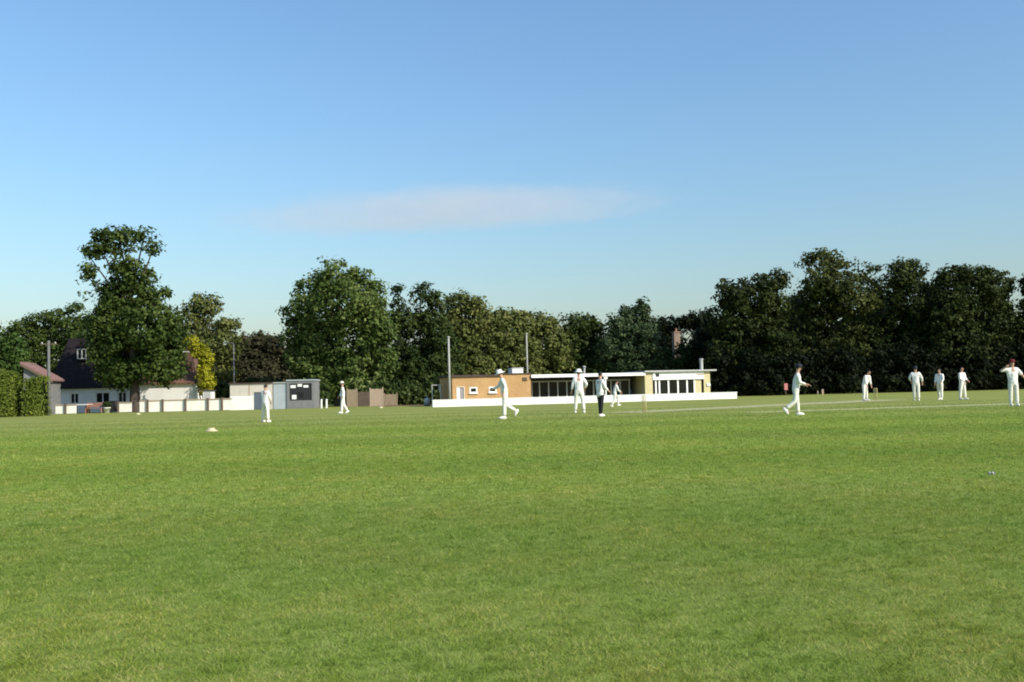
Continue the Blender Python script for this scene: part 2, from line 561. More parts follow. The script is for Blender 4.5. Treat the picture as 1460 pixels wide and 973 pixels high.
M['earth'] = mat('earth', (0.14, 0.09, 0.055), 0.95, base2=(0.24, 0.17, 0.10), scale=0.8, bump=0.4)
M['pitch'] = mat('pitch', (0.33, 0.32, 0.15), 0.95, base2=(0.42, 0.39, 0.20), scale=0.8)
M['worn'] = mat('worn_turf', (0.33, 0.34, 0.14), 0.95, base2=(0.44, 0.42, 0.22), scale=0.5)
e0, e1 = col(535, 89), col(655, 89)
sheet('bare_earth', wobbly(e0.x, 90.5, e1.x, 91.5, 3.0), 0.004, M['earth'])
W1, W2 = Vector((5.8, 45.5, 0)), Vector((21.6, 59.5, 0))
dW = (W2 - W1).normalized()
a, c = W1 - dW * 1.5, W2 + dW * 1.5
sheet('cricket_pitch', wobbly(a.x, a.y, c.x, c.y, 1.35), 0.004, M['pitch'])
a, c = gnd(1070, 588.4), gnd(1462, 575.5)
c2 = a + (c - a) * 1.25
sheet('old_pitch', wobbly(a.x, a.y, c2.x, c2.y, 0.8, j=0.3), 0.004, M['worn'])


# ------------------------------------------------------------------ grass blades (nobody could count them)
def grass_mat():
    mt = leaf_mat('grass_blade', (0.105, 0.165, 0.022), (0.255, 0.345, 0.052), (0.470, 0.475, 0.175), trans=0.4, rough=0.7, patch=4.5, vary=0.95)
    nt = mt.node_tree
    rp = next(n for n in nt.nodes if n.type == 'VALTORGB')
    tc = next(n for n in nt.nodes if n.type == 'TEX_COORD')
    wv = mowing_wave(nt, tc)
    br = nt.nodes.new('ShaderNodeValToRGB')
    br.color_ramp.elements[0].position = 0.25; br.color_ramp.elements[0].color = (0.80, 0.87, 0.78, 1)
    br.color_ramp.elements[1].position = 0.75
    nt.links.new(wv.outputs['Fac'], br.inputs['Fac'])
    mx = nt.nodes.new('ShaderNodeMix'); mx.data_type = 'RGBA'; mx.blend_type = 'MULTIPLY'; mx.inputs[0].default_value = 0.8
    tg = [l.to_socket for l in nt.links if l.from_node == rp]
    nt.links.new(rp.outputs['Color'], mx.inputs[6]); nt.links.new(br.outputs['Color'], mx.inputs[7])
    # worn, drier patches a stride or two across
    n2 = nt.nodes.new('ShaderNodeTexNoise'); n2.inputs['Scale'].default_value = 0.75; n2.inputs['Detail'].default_value = 5
    nt.links.new(tc.outputs['Object'], n2.inputs['Vector'])
    dr_ = nt.nodes.new('ShaderNodeValToRGB')
    dr_.color_ramp.elements[0].position = 0.42; dr_.color_ramp.elements[0].color = (0.88, 0.98, 0.92, 1)
    dr_.color_ramp.elements[1].position = 0.62; dr_.color_ramp.elements[1].color = (1.22, 1.03, 1.05, 1)
    nt.links.new(n2.outputs['Fac'], dr_.inputs['Fac'])
    m3 = nt.nodes.new('ShaderNodeMix'); m3.data_type = 'RGBA'; m3.blend_type = 'MULTIPLY'; m3.inputs[0].default_value = 0.8
    nt.links.new(mx.outputs[2], m3.inputs[6]); nt.links.new(dr_.outputs['Color'], m3.inputs[7])
    for t_ in tg: nt.links.new(m3.outputs[2], t_)
    return mt


def grass(n=1300000, d0=3.1, d1=78.0):
    d = d0 * (d1 / d0) ** RNG.uniform(0, 1, n)
    d = d[RNG.uniform(0, 1, n) < np.clip((58.0 - d) / 42.0, 0, 1)]
    n = len(d)
    x = RNG.uniform(-1, 1, n) * (0.56 * d + 0.8)
    k = d / 5.0
    h = RNG.uniform(0.008, 0.023, n) * (1 + 0.05 * np.minimum(k, 4))
    wd = RNG.uniform(0.0011, 0.0024, n) * np.maximum(1.0, k)
    th = RNG.uniform(0, 2 * np.pi, n)
    ax = np.stack([np.cos(th), np.sin(th), np.zeros(n)], 1)
    th2 = RNG.uniform(0, 2 * np.pi, n)
    tuft = np.zeros(n)
    for q in range(10):
        f_ = RNG.uniform(14, 60); a_ = RNG.uniform(0, 2 * np.pi)
        tuft += np.sin(f_ * (x * np.cos(a_) + d * np.sin(a_)) + RNG.uniform(0, 6)) / 3.2
    h = h * np.clip(1 + 0.35 * tuft, .35, 2.0)
    ln = RNG.uniform(0.4, 1.9, n) * h
    tip = np.stack([np.cos(th2) * ln, np.sin(th2) * ln, h], 1)
    P = np.stack([x, d, np.zeros(n) - 0.002], 1)
    V = np.empty((n, 3, 3))
    V[:, 0] = P - ax * wd[:, None]
    V[:, 1] = P + ax * wd[:, None]
    V[:, 2] = P + tip
    o = grid_mesh('grass', V.reshape(-1, 3), np.arange(n * 3).reshape(n, 3), grass_mat(), None, k=3)
    return tag(o, 'short mown grass blades covering the near outfield', 'grass', kind='stuff')


grass()

# ------------------------------------------------------------------ trees
# left group
tree('broadleaf_tree', 'tall dark tree with a loose leafy topknot above a dense body beside the white cottage', 193, 92, [
    (170, 338, 30, 14, .75), (141, 350, 20, 16, .7), (129, 368, 11, 22, .6), (205, 338, 14, 10, .6), (219, 354, 4, 12, .6),
    (158, 364, 18, 14, .6), (128, 393, 8, 8, .5), (184, 372, 18, 18, .7), (188, 398, 20, 22), (208, 388, 9, 16, .8),
    (160, 428, 27, 26), (200, 428, 30, 28), (232, 418, 6, 10, .7), (155, 465, 25, 30), (205, 470, 42, 36), (180, 505, 42, 34),
    (232, 500, 28, 36), (148, 500, 18, 28), (178, 532, 34, 20), (222, 530, 30, 16), (150, 526, 14, 20), (245, 470, 16, 26), (142, 470, 14, 30), (250, 510, 14, 24), (170, 400, 14, 12, .7)],
     M['leaf_oak'], trunk_r=0.5, leaf=0.19, cover=2.2, depth=.8, fork=.2)
tree('broadleaf_tree', 'mid green tree with an outflung right bough behind the golden shrub', 292, 108, [
    (285, 438, 24, 18), (268, 455, 22, 26), (305, 462, 24, 22), (335, 463, 14, 6, .9), (318, 485, 20, 18), (285, 495, 34, 26),
    (312, 520, 22, 26), (270, 520, 20, 26), (320, 545, 16, 24)], M['leaf_olive'], leaf=.2, clump=1.0, cover=2.0)
tree('broadleaf_tree', 'broad tree with a ragged top behind the dark cottage roof', 70, 118, [
    (60, 460, 26, 14, .9), (30, 472, 22, 12, .9), (95, 455, 24, 14, .8), (112, 442, 12, 10, .6), (85, 480, 40, 18), (40, 492, 34, 18), (120, 480, 30, 30),
    (60, 520, 40, 26), (110, 520, 40, 30), (14, 488, 14, 16, .8)], M['leaf_oak'], leaf=.2, clump=1.0, cover=2.0)
tree('broadleaf_tree', 'fresh green tree at the left end rising behind the clipped hedge', 10, 92, [
    (20, 500, 14, 20), (2, 505, 20, 20), (28, 520, 12, 18), (-20, 500, 24, 26), (5, 530, 30, 20)], M['leaf_fresh'], leaf=.15, clump=.6)
tree('broadleaf_tree', 'far left tree at the picture edge behind the hedge', -60, 110, [
    (-50, 470, 34, 30), (-80, 490, 34, 40), (-30, 500, 24, 30), (-60, 530, 50, 30)], M['leaf_oak'], leaf=.2, clump=1.0)
tree('broadleaf_tree', 'low brownish tree behind the beige scorers hut', 358, 112, [
    (350, 492, 22, 12), (378, 484, 18, 9), (398, 495, 16, 14), (340, 515, 24, 22), (375, 515, 34, 24), (360, 545, 44, 26), (405, 530, 20, 30), (330, 550, 20, 22)],
     M['leaf_brown'], leaf=.2, clump=.9)
# centre group
tree('broadleaf_tree', 'biggest round headed green tree standing right of the scoreboard', 486, 98, [
    (478, 400, 34, 24, .9), (448, 412, 24, 22, .8), (515, 404, 24, 22, .85), (535, 425, 16, 24, .9), (430, 440, 22, 20, .8), (488, 435, 50, 34), (424, 462, 16, 16, .8),
    (438, 478, 30, 30), (492, 485, 50, 40), (535, 470, 22, 34), (428, 508, 20, 22, .9), (450, 522, 34, 26), (505, 528, 46, 26), (543, 510, 16, 30), (470, 548, 42, 12),
    (520, 550, 30, 12), (552, 470, 9, 18)],
     M['leaf_round'], trunk_r=.55, leaf=.18, cover=2.3, fork=.2)
tree('broadleaf_tree', 'dark tree with a gappy two horned top right of the big round tree', 600, 103, [
    (567, 416, 9, 6, .7), (565, 432, 10, 12, .6), (600, 420, 18, 12, .8), (622, 428, 14, 14, .8), (578, 458, 20, 20), (612, 455, 26, 22), (590, 490, 34, 30),
    (628, 490, 20, 36), (600, 525, 40, 26), (640, 525, 16, 30), (575, 545, 24, 24), (620, 552, 32, 20)],
     M['leaf_dark'], leaf=.18, clump=.8, cover=2.0)
tree('broadleaf_tree', 'olive tree behind the tall pole on the left end of the pavilion', 660, 108, [
    (662, 432, 20, 12, .9), (645, 445, 16, 16), (684, 446, 14, 14), (662, 470, 34, 26), (652, 505, 28, 26), (690, 500, 24, 30), (670, 535, 44, 26)], M['leaf_olive'], leaf=.2, clump=.9)
tree('broadleaf_tree', 'sunlit olive tree directly behind the brick end of the pavilion', 720, 110, [
    (720, 452, 22, 14), (700, 460, 14, 14), (742, 458, 16, 12), (718, 480, 34, 26), (750, 495, 22, 26), (725, 520, 40, 30)], M['leaf_olive'], leaf=.2, clump=.9)
tree('broadleaf_tree', 'light topped tree behind the second tall pole', 775, 112, [
    (770, 460, 20, 12), (788, 470, 12, 12), (772, 490, 28, 24), (800, 500, 16, 26), (780, 525, 36, 26)], M['leaf_olive'], leaf=.2, clump=.9)
tree('broadleaf_tree', 'small green tree between the pole and the pointed conifer', 828, 114, [
    (822, 466, 22, 14), (845, 468, 14, 14), (826, 495, 30, 26), (850, 510, 18, 30), (830, 530, 36, 26)], M['leaf_dark'], leaf=.2, clump=.9)
tree('conifer_tree', 'pointed dark conifer rising above the pavilion roof', 906, 112, [
    (913, 436, 9, 8), (894, 446, 8, 8), (908, 455, 20, 14), (882, 462, 16, 16), (905, 480, 34, 24), (885, 505, 32, 30), (925, 505, 24, 30), (905, 535, 46, 26)],
     M['leaf_conifer'], leaf=.18, clump=.7)
tree('broadleaf_tree', 'dark low tree behind the lone brick chimney', 975, 129, [
    (970, 465, 18, 12), (995, 460, 20, 14), (948, 468, 14, 14), (945, 500, 20, 30), (985, 515, 40, 30), (1015, 480, 24, 30), (960, 540, 46, 20)], M['leaf_shade'], leaf=.2, clump=.9)
# right group
tree('broadleaf_tree', 'dark twin headed tree just right of the pavilion end', 1072, 106, [
    (1050, 412, 22, 18, .9), (1030, 430, 16, 10, .8), (1098, 404, 22, 18, .9), (1112, 395, 12, 10, .7), (1070, 430, 36, 20), (1040, 455, 30, 26), (1100, 445, 26, 26),
    (1070, 480, 50, 30), (1040, 510, 36, 30), (1110, 510, 34, 34), (1075, 545, 56, 20)], M['leaf_right'], leaf=.19, clump=.85, cover=2.0)
tree('broadleaf_tree', 'tallest airy tree of the right hand belt with a pale crown', 1192, 108, [
    (1172, 372, 26, 16, .8), (1150, 376, 12, 12, .6), (1195, 385, 22, 16, .8), (1238, 390, 18, 12, .5), (1222, 402, 18, 14, .7), (1180, 408, 36, 22), (1160, 415, 20, 16, .8), (1215, 430, 36, 20),
    (1165, 445, 34, 24), (1215, 465, 40, 26), (1180, 490, 50, 30), (1230, 510, 34, 34), (1170, 535, 46, 26)], M['leaf_airy'], leaf=.19, clump=.85, cover=1.7)
tree('broadleaf_tree', 'dark domed tree between the airy tree and the widest right hand tree', 1292, 107, [
    (1290, 385, 22, 13, .95), (1278, 400, 20, 16), (1308, 400, 18, 18), (1268, 425, 14, 16, .6), (1300, 428, 30, 22), (1270, 465, 28, 20, .8), (1310, 465, 34, 28), (1285, 500, 44, 32), (1320, 530, 34, 34), (1270, 540, 34, 26)],
     M['leaf_right'], leaf=.19, clump=.85, cover=2.0)
tree('broadleaf_tree', 'widest tree of the right hand belt with a knobbly flat crown', 1385, 105, [
    (1360, 394, 20, 13, .9), (1345, 402, 12, 14, .8), (1390, 394, 22, 14, .9), (1415, 398, 20, 14, .9), (1436, 402, 10, 10, .7), (1375, 420, 44, 22), (1420, 428, 26, 22), (1355, 450, 30, 26),
    (1400, 460, 44, 30), (1430, 465, 22, 30), (1370, 495, 46, 32), (1420, 510, 34, 34), (1385, 540, 56, 22)], M['leaf_right'], leaf=.19, clump=.85, cover=2.1)
tree('broadleaf_tree', 'cut off tree at the right edge of the picture', 1480, 104, [
    (1468, 412, 14, 12, .8), (1490, 400, 24, 20), (1470, 440, 20, 18, .7), (1490, 450, 34, 30), (1475, 490, 34, 34), (1495, 535, 44, 34)], M['leaf_right'], leaf=.19, clump=.85)
tree('broadleaf_tree', 'tree beyond the right edge of the picture', 1570, 106, [
    (1560, 400, 40, 30), (1590, 440, 50, 40), (1545, 460, 40, 40), (1570, 520, 60, 40)], M['leaf_right'], leaf=.22, clump=1.0)


tree('broadleaf_tree', 'dark tree set back in the notch between the twin headed and the airy tree', 1140, 120, [
    (1135, 440, 24, 18, .9), (1150, 455, 26, 24), (1125, 475, 30, 30), (1145, 510, 40, 34)], M['leaf_right'], leaf=.2, clump=.9)
tree('broadleaf_tree', 'dark tree set back in the notch between the airy tree and the domed tree', 1252, 120, [
    (1252, 418, 18, 16, .8), (1262, 440, 22, 20, .9), (1245, 460, 28, 28), (1258, 505, 38, 36)], M['leaf_right'], leaf=.2, clump=.9)
tree('broadleaf_tree', 'dark tree set back between the domed tree and the widest tree', 1336, 120, [
    (1334, 416, 18, 14, .9), (1340, 440, 24, 24), (1335, 485, 34, 38)], M['leaf_right'], leaf=.2, clump=.9)


# understorey shrubs, each one its own plant
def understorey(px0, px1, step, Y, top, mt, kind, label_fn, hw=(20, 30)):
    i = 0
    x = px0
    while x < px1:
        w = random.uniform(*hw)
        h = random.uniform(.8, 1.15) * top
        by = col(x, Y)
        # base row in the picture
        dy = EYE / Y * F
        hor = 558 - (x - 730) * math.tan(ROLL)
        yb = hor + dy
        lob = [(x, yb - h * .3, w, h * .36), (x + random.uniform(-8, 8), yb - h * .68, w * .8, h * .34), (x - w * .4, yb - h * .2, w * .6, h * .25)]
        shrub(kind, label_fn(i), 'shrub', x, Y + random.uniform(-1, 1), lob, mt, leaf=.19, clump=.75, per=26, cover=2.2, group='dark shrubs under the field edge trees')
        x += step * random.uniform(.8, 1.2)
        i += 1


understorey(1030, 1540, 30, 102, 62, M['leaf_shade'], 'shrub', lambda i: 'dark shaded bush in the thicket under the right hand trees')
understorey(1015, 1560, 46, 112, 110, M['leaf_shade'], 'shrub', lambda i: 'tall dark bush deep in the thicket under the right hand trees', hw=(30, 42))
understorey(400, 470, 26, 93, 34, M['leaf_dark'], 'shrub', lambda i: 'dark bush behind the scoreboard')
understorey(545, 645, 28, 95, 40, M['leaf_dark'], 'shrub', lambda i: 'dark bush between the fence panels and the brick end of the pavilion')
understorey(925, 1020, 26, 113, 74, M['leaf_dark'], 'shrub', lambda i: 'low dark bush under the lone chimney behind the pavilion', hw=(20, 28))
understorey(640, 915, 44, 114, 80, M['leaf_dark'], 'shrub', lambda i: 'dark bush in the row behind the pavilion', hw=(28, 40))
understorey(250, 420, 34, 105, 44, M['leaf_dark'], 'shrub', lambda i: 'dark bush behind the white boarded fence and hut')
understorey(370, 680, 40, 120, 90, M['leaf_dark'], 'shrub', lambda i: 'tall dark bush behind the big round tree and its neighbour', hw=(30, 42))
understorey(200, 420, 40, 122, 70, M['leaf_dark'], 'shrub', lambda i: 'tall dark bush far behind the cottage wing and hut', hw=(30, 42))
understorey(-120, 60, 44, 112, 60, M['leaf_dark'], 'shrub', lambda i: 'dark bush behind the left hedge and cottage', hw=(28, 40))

shrub('golden_shrub', 'bright yellow leaved shrub climbing beside the red brick chimney', 'shrub', 291, 96.6, [
    (271, 488, 11, 8), (285, 500, 11, 12), (295, 512, 8, 12), (290, 528, 8, 14), (296, 543, 9, 12), (292, 556, 9, 10)], M['leaf_gold'], leaf=.11, clump=.4)


# clipped hedge on the left: two lengths either side of a dark gateway
def hedge(label, px0, px1, Y, top_px, base_px, deep=1.6):
    a, c = col(px0, Y), col(px1, Y)
    h = at((px0 + px1) / 2, top_px, Y).z
    root = empty('hedge', (a + c) / 2, 0, label, 'hedge', 'clipped hedges at the left edge of the field')
    w = (c - a).length / 2
    n = int(w * 2 * h * 420)
    P = RNG.uniform(-1, 1, (n, 3)); P[:, 2] = (P[:, 2] + 1) / 2
    f = RNG.integers(0, 4, n)
    P[f == 0, 1] = -1; P[f == 1, 2] = 1
    P[f == 2, 0] = np.sign(P[f == 2, 0]); P[f == 3, 1] = -1
    Nn = np.zeros((n, 3)); Nn[(f == 0) | (f == 3), 1] = -1; Nn[f == 1, 2] = 1; Nn[f == 2, 0] = np.sign(P[f == 2, 0])
    P = P * np.array([w, deep / 2, h]) + RNG.normal(0, 0.10, (n, 3))
    P[:, 2] += 0.12 * np.sin(P[:, 0] * 2.1) * (P[:, 2] > .6 * h)
    Nn = Nn + RNG.normal(0, .6, (n, 3)) + np.array([0, 0, .25])
    V, Fq = leaf_arrays(P, Nn, RNG.uniform(.05, .12, n))
    grid_mesh('foliage', V, Fq, M['leaf_hedge'], root)
    s = MB()
    for i in range(int(w * 2 / .35)):
        xx = -w + .2 + i * .35
        s.tube([(xx, random.uniform(-.3, .3), -.05), (xx + random.uniform(-.1, .1), random.uniform(-.3, .3), h * .5), (xx + random.uniform(-.2, .2), 0, h * .92)], [.06, .05, .02], 6)
    s.box(-w + .12, w - .12, -deep * .33, deep * .33, .05, h - .15)  # unseen solid core added among the stems to block light through the hedge
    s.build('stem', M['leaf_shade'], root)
    return root


hedge('yellow green clipped hedge at the very left edge, left of the dark gateway', -60, 22, 80, 532, 592)
hedge('yellow green clipped hedge between the dark gateway and the grey pole', 39, 66, 80.4, 541, 592)
gt = empty('garden_gate', col(30.5, 80.6), 0, 'dark boarded gate in the gap of the yellow green hedge', 'gate')
gw = 8.2 * 80.6 / F
gm = MB()
for i in range(6):
    x0 = -gw + i * gw / 3
    gm.box(x0 + .008, x0 + gw / 3 - .008, -.02, .02, .06, 2.15 + .04 * math.sin(i * 1.1), .006)
gm.build('board_panel', M['black_board'], gt)
for z in (.35, 1.7): MB().box(-gw, gw, .022, .06, z, z + .1).build('rail', M['wood_dark'], gt)
for s in (-1, 1):
    MB().box(s * (gw + .07) - .06, s * (gw + .07) + .06, -.06, .06, -.1, 2.3, .01).build('post', M['wood_dark'], gt)


# ------------------------------------------------------------------ local frames for buildings
class Frame:
    """a vertical facade plane: s runs along it to the right, y goes back, z up"""
    def __init__(self, A, d):
        self.A = Vector((A[0], A[1], 0)); self.d = Vector((d[0], d[1], 0)).normalized()
        self.n = Vector((self.d.y, -self.d.x, 0))      # towards the camera
        self.rz = math.atan2(self.d.y, self.d.x)

    def sz(self, px, py, back=0.0):
        r = ray(px, py)
        A = self.A - self.n * back
        t = (A - CAM).dot(self.n) / r.dot(self.n)
        p = CAM + r * t
        return (p - A).dot(self.d), p.z

    def s(self, px, py=560, back=0.0): return self.sz(px, py, back)[0]
    def z(self, px, py, back=0.0): return self.sz(px, py, back)[1]


def window(parent, x0, x1, z0, z1, y, bars=(), frame_m='white_paint', t=.09, name='window', pane_m='glass', sill=False):
    """a window with its pane; y is the wall face (towards the camera is -y)"""
    f = MB()
    f.box(x0 - t, x1 + t, y - .05, y + .05, z1, z1 + t); f.box(x0 - t, x1 + t, y - .05, y + .05, z0 - t, z0)
    f.box(x0 - t, x0, y - .05, y + .05, z0, z1); f.box(x1, x1 + t, y - .05, y + .05, z0, z1)
    for b in bars: f.box(b - t * .5, b + t * .5, y - .045, y + .045, z0, z1)
    w = f.build(name, M[frame_m], parent)
    MB().box(x0 + .002, x1 - .002, y + .01, y + .035, z0 + .002, z1 - .002).build('pane', M[pane_m], w)
    if sill:
        MB().box(x0 - .15, x1 + .15, y - .16, y - .052, z0 - t - .06, z0 - t).build('sill', M['white_paint'], w)
    return w


# ------------------------------------------------------------------ white boundary wall in front of the pavilion
wA, wB = col(617, 76.5), col(1051, 83.5)
wd = Vector((wB.x - wA.x, wB.y - wA.y, 0))
wall = empty('boundary_wall', (wA.x, wA.y, 0), math.atan2(wd.y, wd.x), 'long low white wall in front of the pavilion', 'wall')
wl = wd.length
MB().box(0, wl, 0, .22, -.1, .50, .01).build('wall', M['white_wall'], wall)
MB().box(-.03, wl + .03, -.03, .25, .502, .56, .01).build('coping', M['white_paint'], wall)

# ------------------------------------------------------------------ pavilion
PF = Frame((wA.x, wA.y), (wd.x, wd.y))
PF = Frame(PF.A - PF.n * 3.2, PF.d)
pav = empty('pavilion', PF.A, PF.rz, 'long low flat roofed cricket pavilion with tan brick end and glazed verandas', 'pavilion')
x0, x1, x2 = PF.s(645), PF.s(716), PF.s(757)
x3, x4, x5 = PF.s(920), PF.s(931), PF.s(1013)
zb = PF.z(680, 537.5)
zb2 = PF.z(735, 534)
zf1 = PF.z(760, 534.5)          # top of the thin white fascia
zr = PF.z(970, 528)            # top of the right block
DEEP = 5.0
# tan brick end: wall with door and window openings made of butted pieces
dl, dr = PF.s(651), PF.s(662)
wz0, wz1 = PF.z(684, 560.5), PF.z(684, 552)
w1 = (PF.s(669.5), PF.s(680.5)); w2 = (PF.s(697), PF.s(708))
dz = PF.z(656, 552)
b = MB()
T = .28
def piece(mb, a, c, z0, z1): mb.box(a, c, 0, T, z0, z1)
piece(b, x0, dl, -.1, zb); piece(b, dl, dr, dz, zb); piece(b, dr, w1[0], -.1, zb)
for (p, q), nx in ((w1, w2[0]), (w2, x1)):
    piece(b, p, q, -.1, wz0); piece(b, p, q, wz1, zb); piece(b, q, nx, -.1, zb)
b.box(x0, x0 + T, T, DEEP, -.1, zb)
b.box(x0 + T, x2, DEEP - T, DEEP, -.1, zb)
piece(b, x1, x2, -.1, zb2)
b.box(x2 - T, x2, T, DEEP - T, -.1, zb2)
b.build('brick_wall', M['brick_tan'], pav)
r = MB()
r.box(x0 - .12, x1, -.14, DEEP + .14, zb + .002, zb + .16)
r.box(x1 + .002, x2 + .02, -.08, DEEP + .1, zb2 + .002, zb2 + .10)
rf = r.build('flat_roof', M['roof_felt'], pav)
# roof things
cx = PF.s(711, 529, 2); v = MB()
v.lathe([(.16, 0), (.16, .28), (.26, .30), (.26, .40), (.0, .44)], 12, (cx, 2.0, zb + .16)); v.build('roof_vent', M['white_paint'], rf)
u0, u1 = PF.s(730, 528, 3), PF.s(746, 528, 3)
v = MB(); v.box(u0, u1, 3.0, 4.2, zb2 + .1, zb2 + .55, .04); v.box(u0 - .05, u1 + .05, 2.95, 4.25, zb2 + .552, zb2 + .6, .02)
v.build('skylight', M['white_paint'], rf)
for p, q in (w1, w2):
    window(pav, p + .1, q - .1, wz0 + .1, wz1 - .1, .03, t=.1, sill=True)
# door: white leaf left, grey leaf right
dm = (dl + dr) / 2 - .05
dd = MB(); dd.box(dl + .04, dm, .04, .10, .02, dz - .03, .01)
do = dd.build('door', M['white_paint'], pav)
MB().ball((dm - .12, .02, 1.0), .035, 8).build('handle', M['steel'], do)
do2 = MB().box(dm + .005, dr - .04, .05, .11, .02, dz - .03, .01).build('door', M['door_grey'], pav)
do2['label'] = 'grey right hand door leaf'
MB().ball((dm + .12, .03, 1.0), .035, 8).build('handle', M['steel'], do2)
df = MB(); df.box(dl, dl + .04, .0 - .03, .14, 0, dz); df.box(dr - .04, dr, -.03, .14, 0, dz); df.box(dl + .04, dr - .04, -.03, .14, dz - .03, dz)
df.build('door_frame', M['white_paint'], pav)
vx, vz = PF.sz(748, 541)
v = MB(); v.box(vx - .2, vx + .2, -.05, -.002, vz - .15, vz + .15, .01)
for k in range(4): v.box(vx - .17, vx + .17, -.07, -.05, vz - .12 + k * .07, vz - .09 + k * .07)
v.build('wall_vent', M['wood_dark'], pav)

# glazed middle behind a veranda
BK = 1.7
v = MB()
v.box(x2 + .02, x3, -.18, -.12, zf1 - .26, zf1)
v.build('fascia', M['white_paint'], pav)
MB().box(x2 + .022, x3 - .005, -.118, DEEP, zf1 - .10, zf1 - .02).build('veranda_roof', M['roof_felt'], pav)
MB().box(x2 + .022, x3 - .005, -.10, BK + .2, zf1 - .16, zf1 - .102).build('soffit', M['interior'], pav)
# glazing line
bars = [PF.s(p, 552, BK) for p in (758, 769, 782, 795, 808, 820, 833, 846, 858, 871, 884, 897)]
zt = zf1 - .62
gl = MB()
for bx in bars: gl.box(bx - .05, bx + .05, BK - .05, BK + .05, .45, zt)
gl.box(x2 + .1, PF.s(899, 552, BK), BK - .06, BK + .06, zt, zt + .10)
gl.box(x2 + .1, PF.s(899, 552, BK), BK - .06, BK + .06, .36, .45)
gw_ = gl.build('window_wall', M['frame_grey'], pav)
for p, q in zip(bars, bars[1:]):
    MB().box(p + .052, q - .052, BK - .01, BK + .01, .452, zt - .002).build('pane', M['glass'], gw_)
MB().box(x2 + .1, PF.s(899, 552, BK), BK - .015, BK + .015, zt + .102, zf1 - .165).build('clerestory_glass', M['glass'], gw_)
MB().box(x2 + .1, PF.s(899, 552, BK), BK - .1, BK + .04, -.1, .358).build('plinth', M['brick_red'], pav)
# open dark bay beside the right block, with something bluish inside
a0, a1 = PF.s(900, 552, BK), x3
MB().box(a0, a1 - .01, BK + 1.2, BK + 1.3, -.1, zf1 - .165).build('recess_wall', M['interior'], pav)
MB().box(a0 + .15, a1 - .25, BK + .6, BK + 1.0, .0, 1.0, .02).build('counter', M['interior_blue'], pav)
MB().box(x2 + .02, x3, DEEP - .2, DEEP, -.1, zf1 - .165).build('rear_wall', M['brick_tan'], pav)
# veranda post with its white bracket
px_ = PF.s(863.5)
v = MB(); v.box(px_ - .05, px_ + .05, -.10, 0, 0, zf1 - .262)
po = v.build('veranda_post', M['white_paint'], pav)
MB().box(px_ - .17, px_ + .17, -.117, .02, zf1 - .5, zf1 - .264, .01).build('bracket', M['white_paint'], po)
fx = PF.s(833, 530, 3)
v = MB(); v.tube([(fx, 3, zf1 - .05), (fx, 3, zf1 + .62)], .09, 10); v.lathe([(.16, .62), (.16, .68), (0, .74)], 10, (fx, 3, zf1)); v.build('flue', M['steel'], pav)

# right block: deep white fascia over glazing between cream brick piers
zg = PF.z(965, 541.5); z0 = PF.z(965, 562)
b = MB()
b.box(x3, x4, 0, .5, -.1, zr - .12)
b.box(PF.s(1004), x5, 0, .5, -.1, zr - .12)
b.box(x5 - .3, x5, .5, DEEP, -.1, zr - .12)
b.box(x3, x3 + .3, .5, DEEP, -.1, zr - .12)
b.box(x3 + .3, x5 - .3, DEEP - .3, DEEP, -.1, zr - .12)
b.build('brick_pier', M['cream_brick'], pav)
MB().box(x4 + .003, PF.s(1004) - .003, -.06, .2, zg, zr - .12).build('fascia', M['white_paint'], pav)
MB().box(x3 - .1, x5 + .5, -.3, DEEP + .2, zr - .118, zr).build('overhanging_roof', M['frame_grey'], pav)
sx0, sx1 = x4 + .003, PF.s(1004) - .003
bars = [PF.s(p, 552, .1) for p in (935, 940, 953, 966.5, 979.5, 990)]
gl = MB()
for bx in bars: gl.box(bx - .07, bx + .07, .06, .16, .5, zg - .002)
gl.box(sx0, sx1, .05, .17, .40, .50)
gw2 = gl.build('window_wall', M['white_paint'], pav)
ed = [sx0 + .02] + bars
for p, q in zip(ed, ed[1:]):
    MB().box(p + .072, max(q - .072, p + .08), .10, .12, .502, zg - .004).build('pane', M['glass'], gw2)
qn = PF.s(1000, 552, .1)
MB().box(bars[-1] + .072, qn, .09, .14, .502, zg - .004).build('blank_panel', M['cream_brick'], pav)
MB().box(qn + .01, sx1, .10, .12, .502, zg - .004).build('pane', M['glass'], gw2)
MB().box(sx0, sx1, .0, .22, -.1, .398).build('plinth', M['white_wall'], pav)
lx, lz = PF.sz(937, 535)
MB().box(lx - .16, lx + .16, -.09, -.062, lz - .14, lz + .14, .02).build('wall_lamp', M['black_board'], pav)
lx, lz = PF.sz(1010, 549)
MB().box(lx - .16, lx + .16, -.1, -.003, lz - .12, lz + .12, .02).build('meter_box', M['white_paint'], pav)
lx, lz = PF.sz(1000.5, 534)
v = MB(); v.box(lx - .5, lx + .2, -.075, -.062, lz - .05, lz + .05); v.build('notice_strip', M['wood_tan'], pav)
fx = PF.s(1000, 520, 2.5)
v = MB(); v.tube([(fx, 2.5, zr - .02), (fx, 2.5, zr + .95)], .15, 10); v.lathe([(.2, .95), (.2, 1.02), (0, 1.06)], 10, (fx, 2.5, zr)); v.build('flue', M['steel'], pav)

# tall poles
def pole(name, label, px, Y, top_px, r, mt, cat='pole', topfn=None):
    b = col(px, Y)
    h = at(px, top_px, Y).z
    root = empty(name, b, 0, label, cat)
    MB().tube([(0, 0, -.1), (0, 0, h * .5), (0, 0, h)], [r, r * .92, r * .8], 10).build('shaft', M[mt], root, True)
    if topfn: topfn(root, h)
    else: MB().lathe([(r, 0), (r * 1.3, .02), (r * 1.2, .1), (0, .14)], 10, (0, 0, h)).build('cap', M[mt], root, True)
    return root


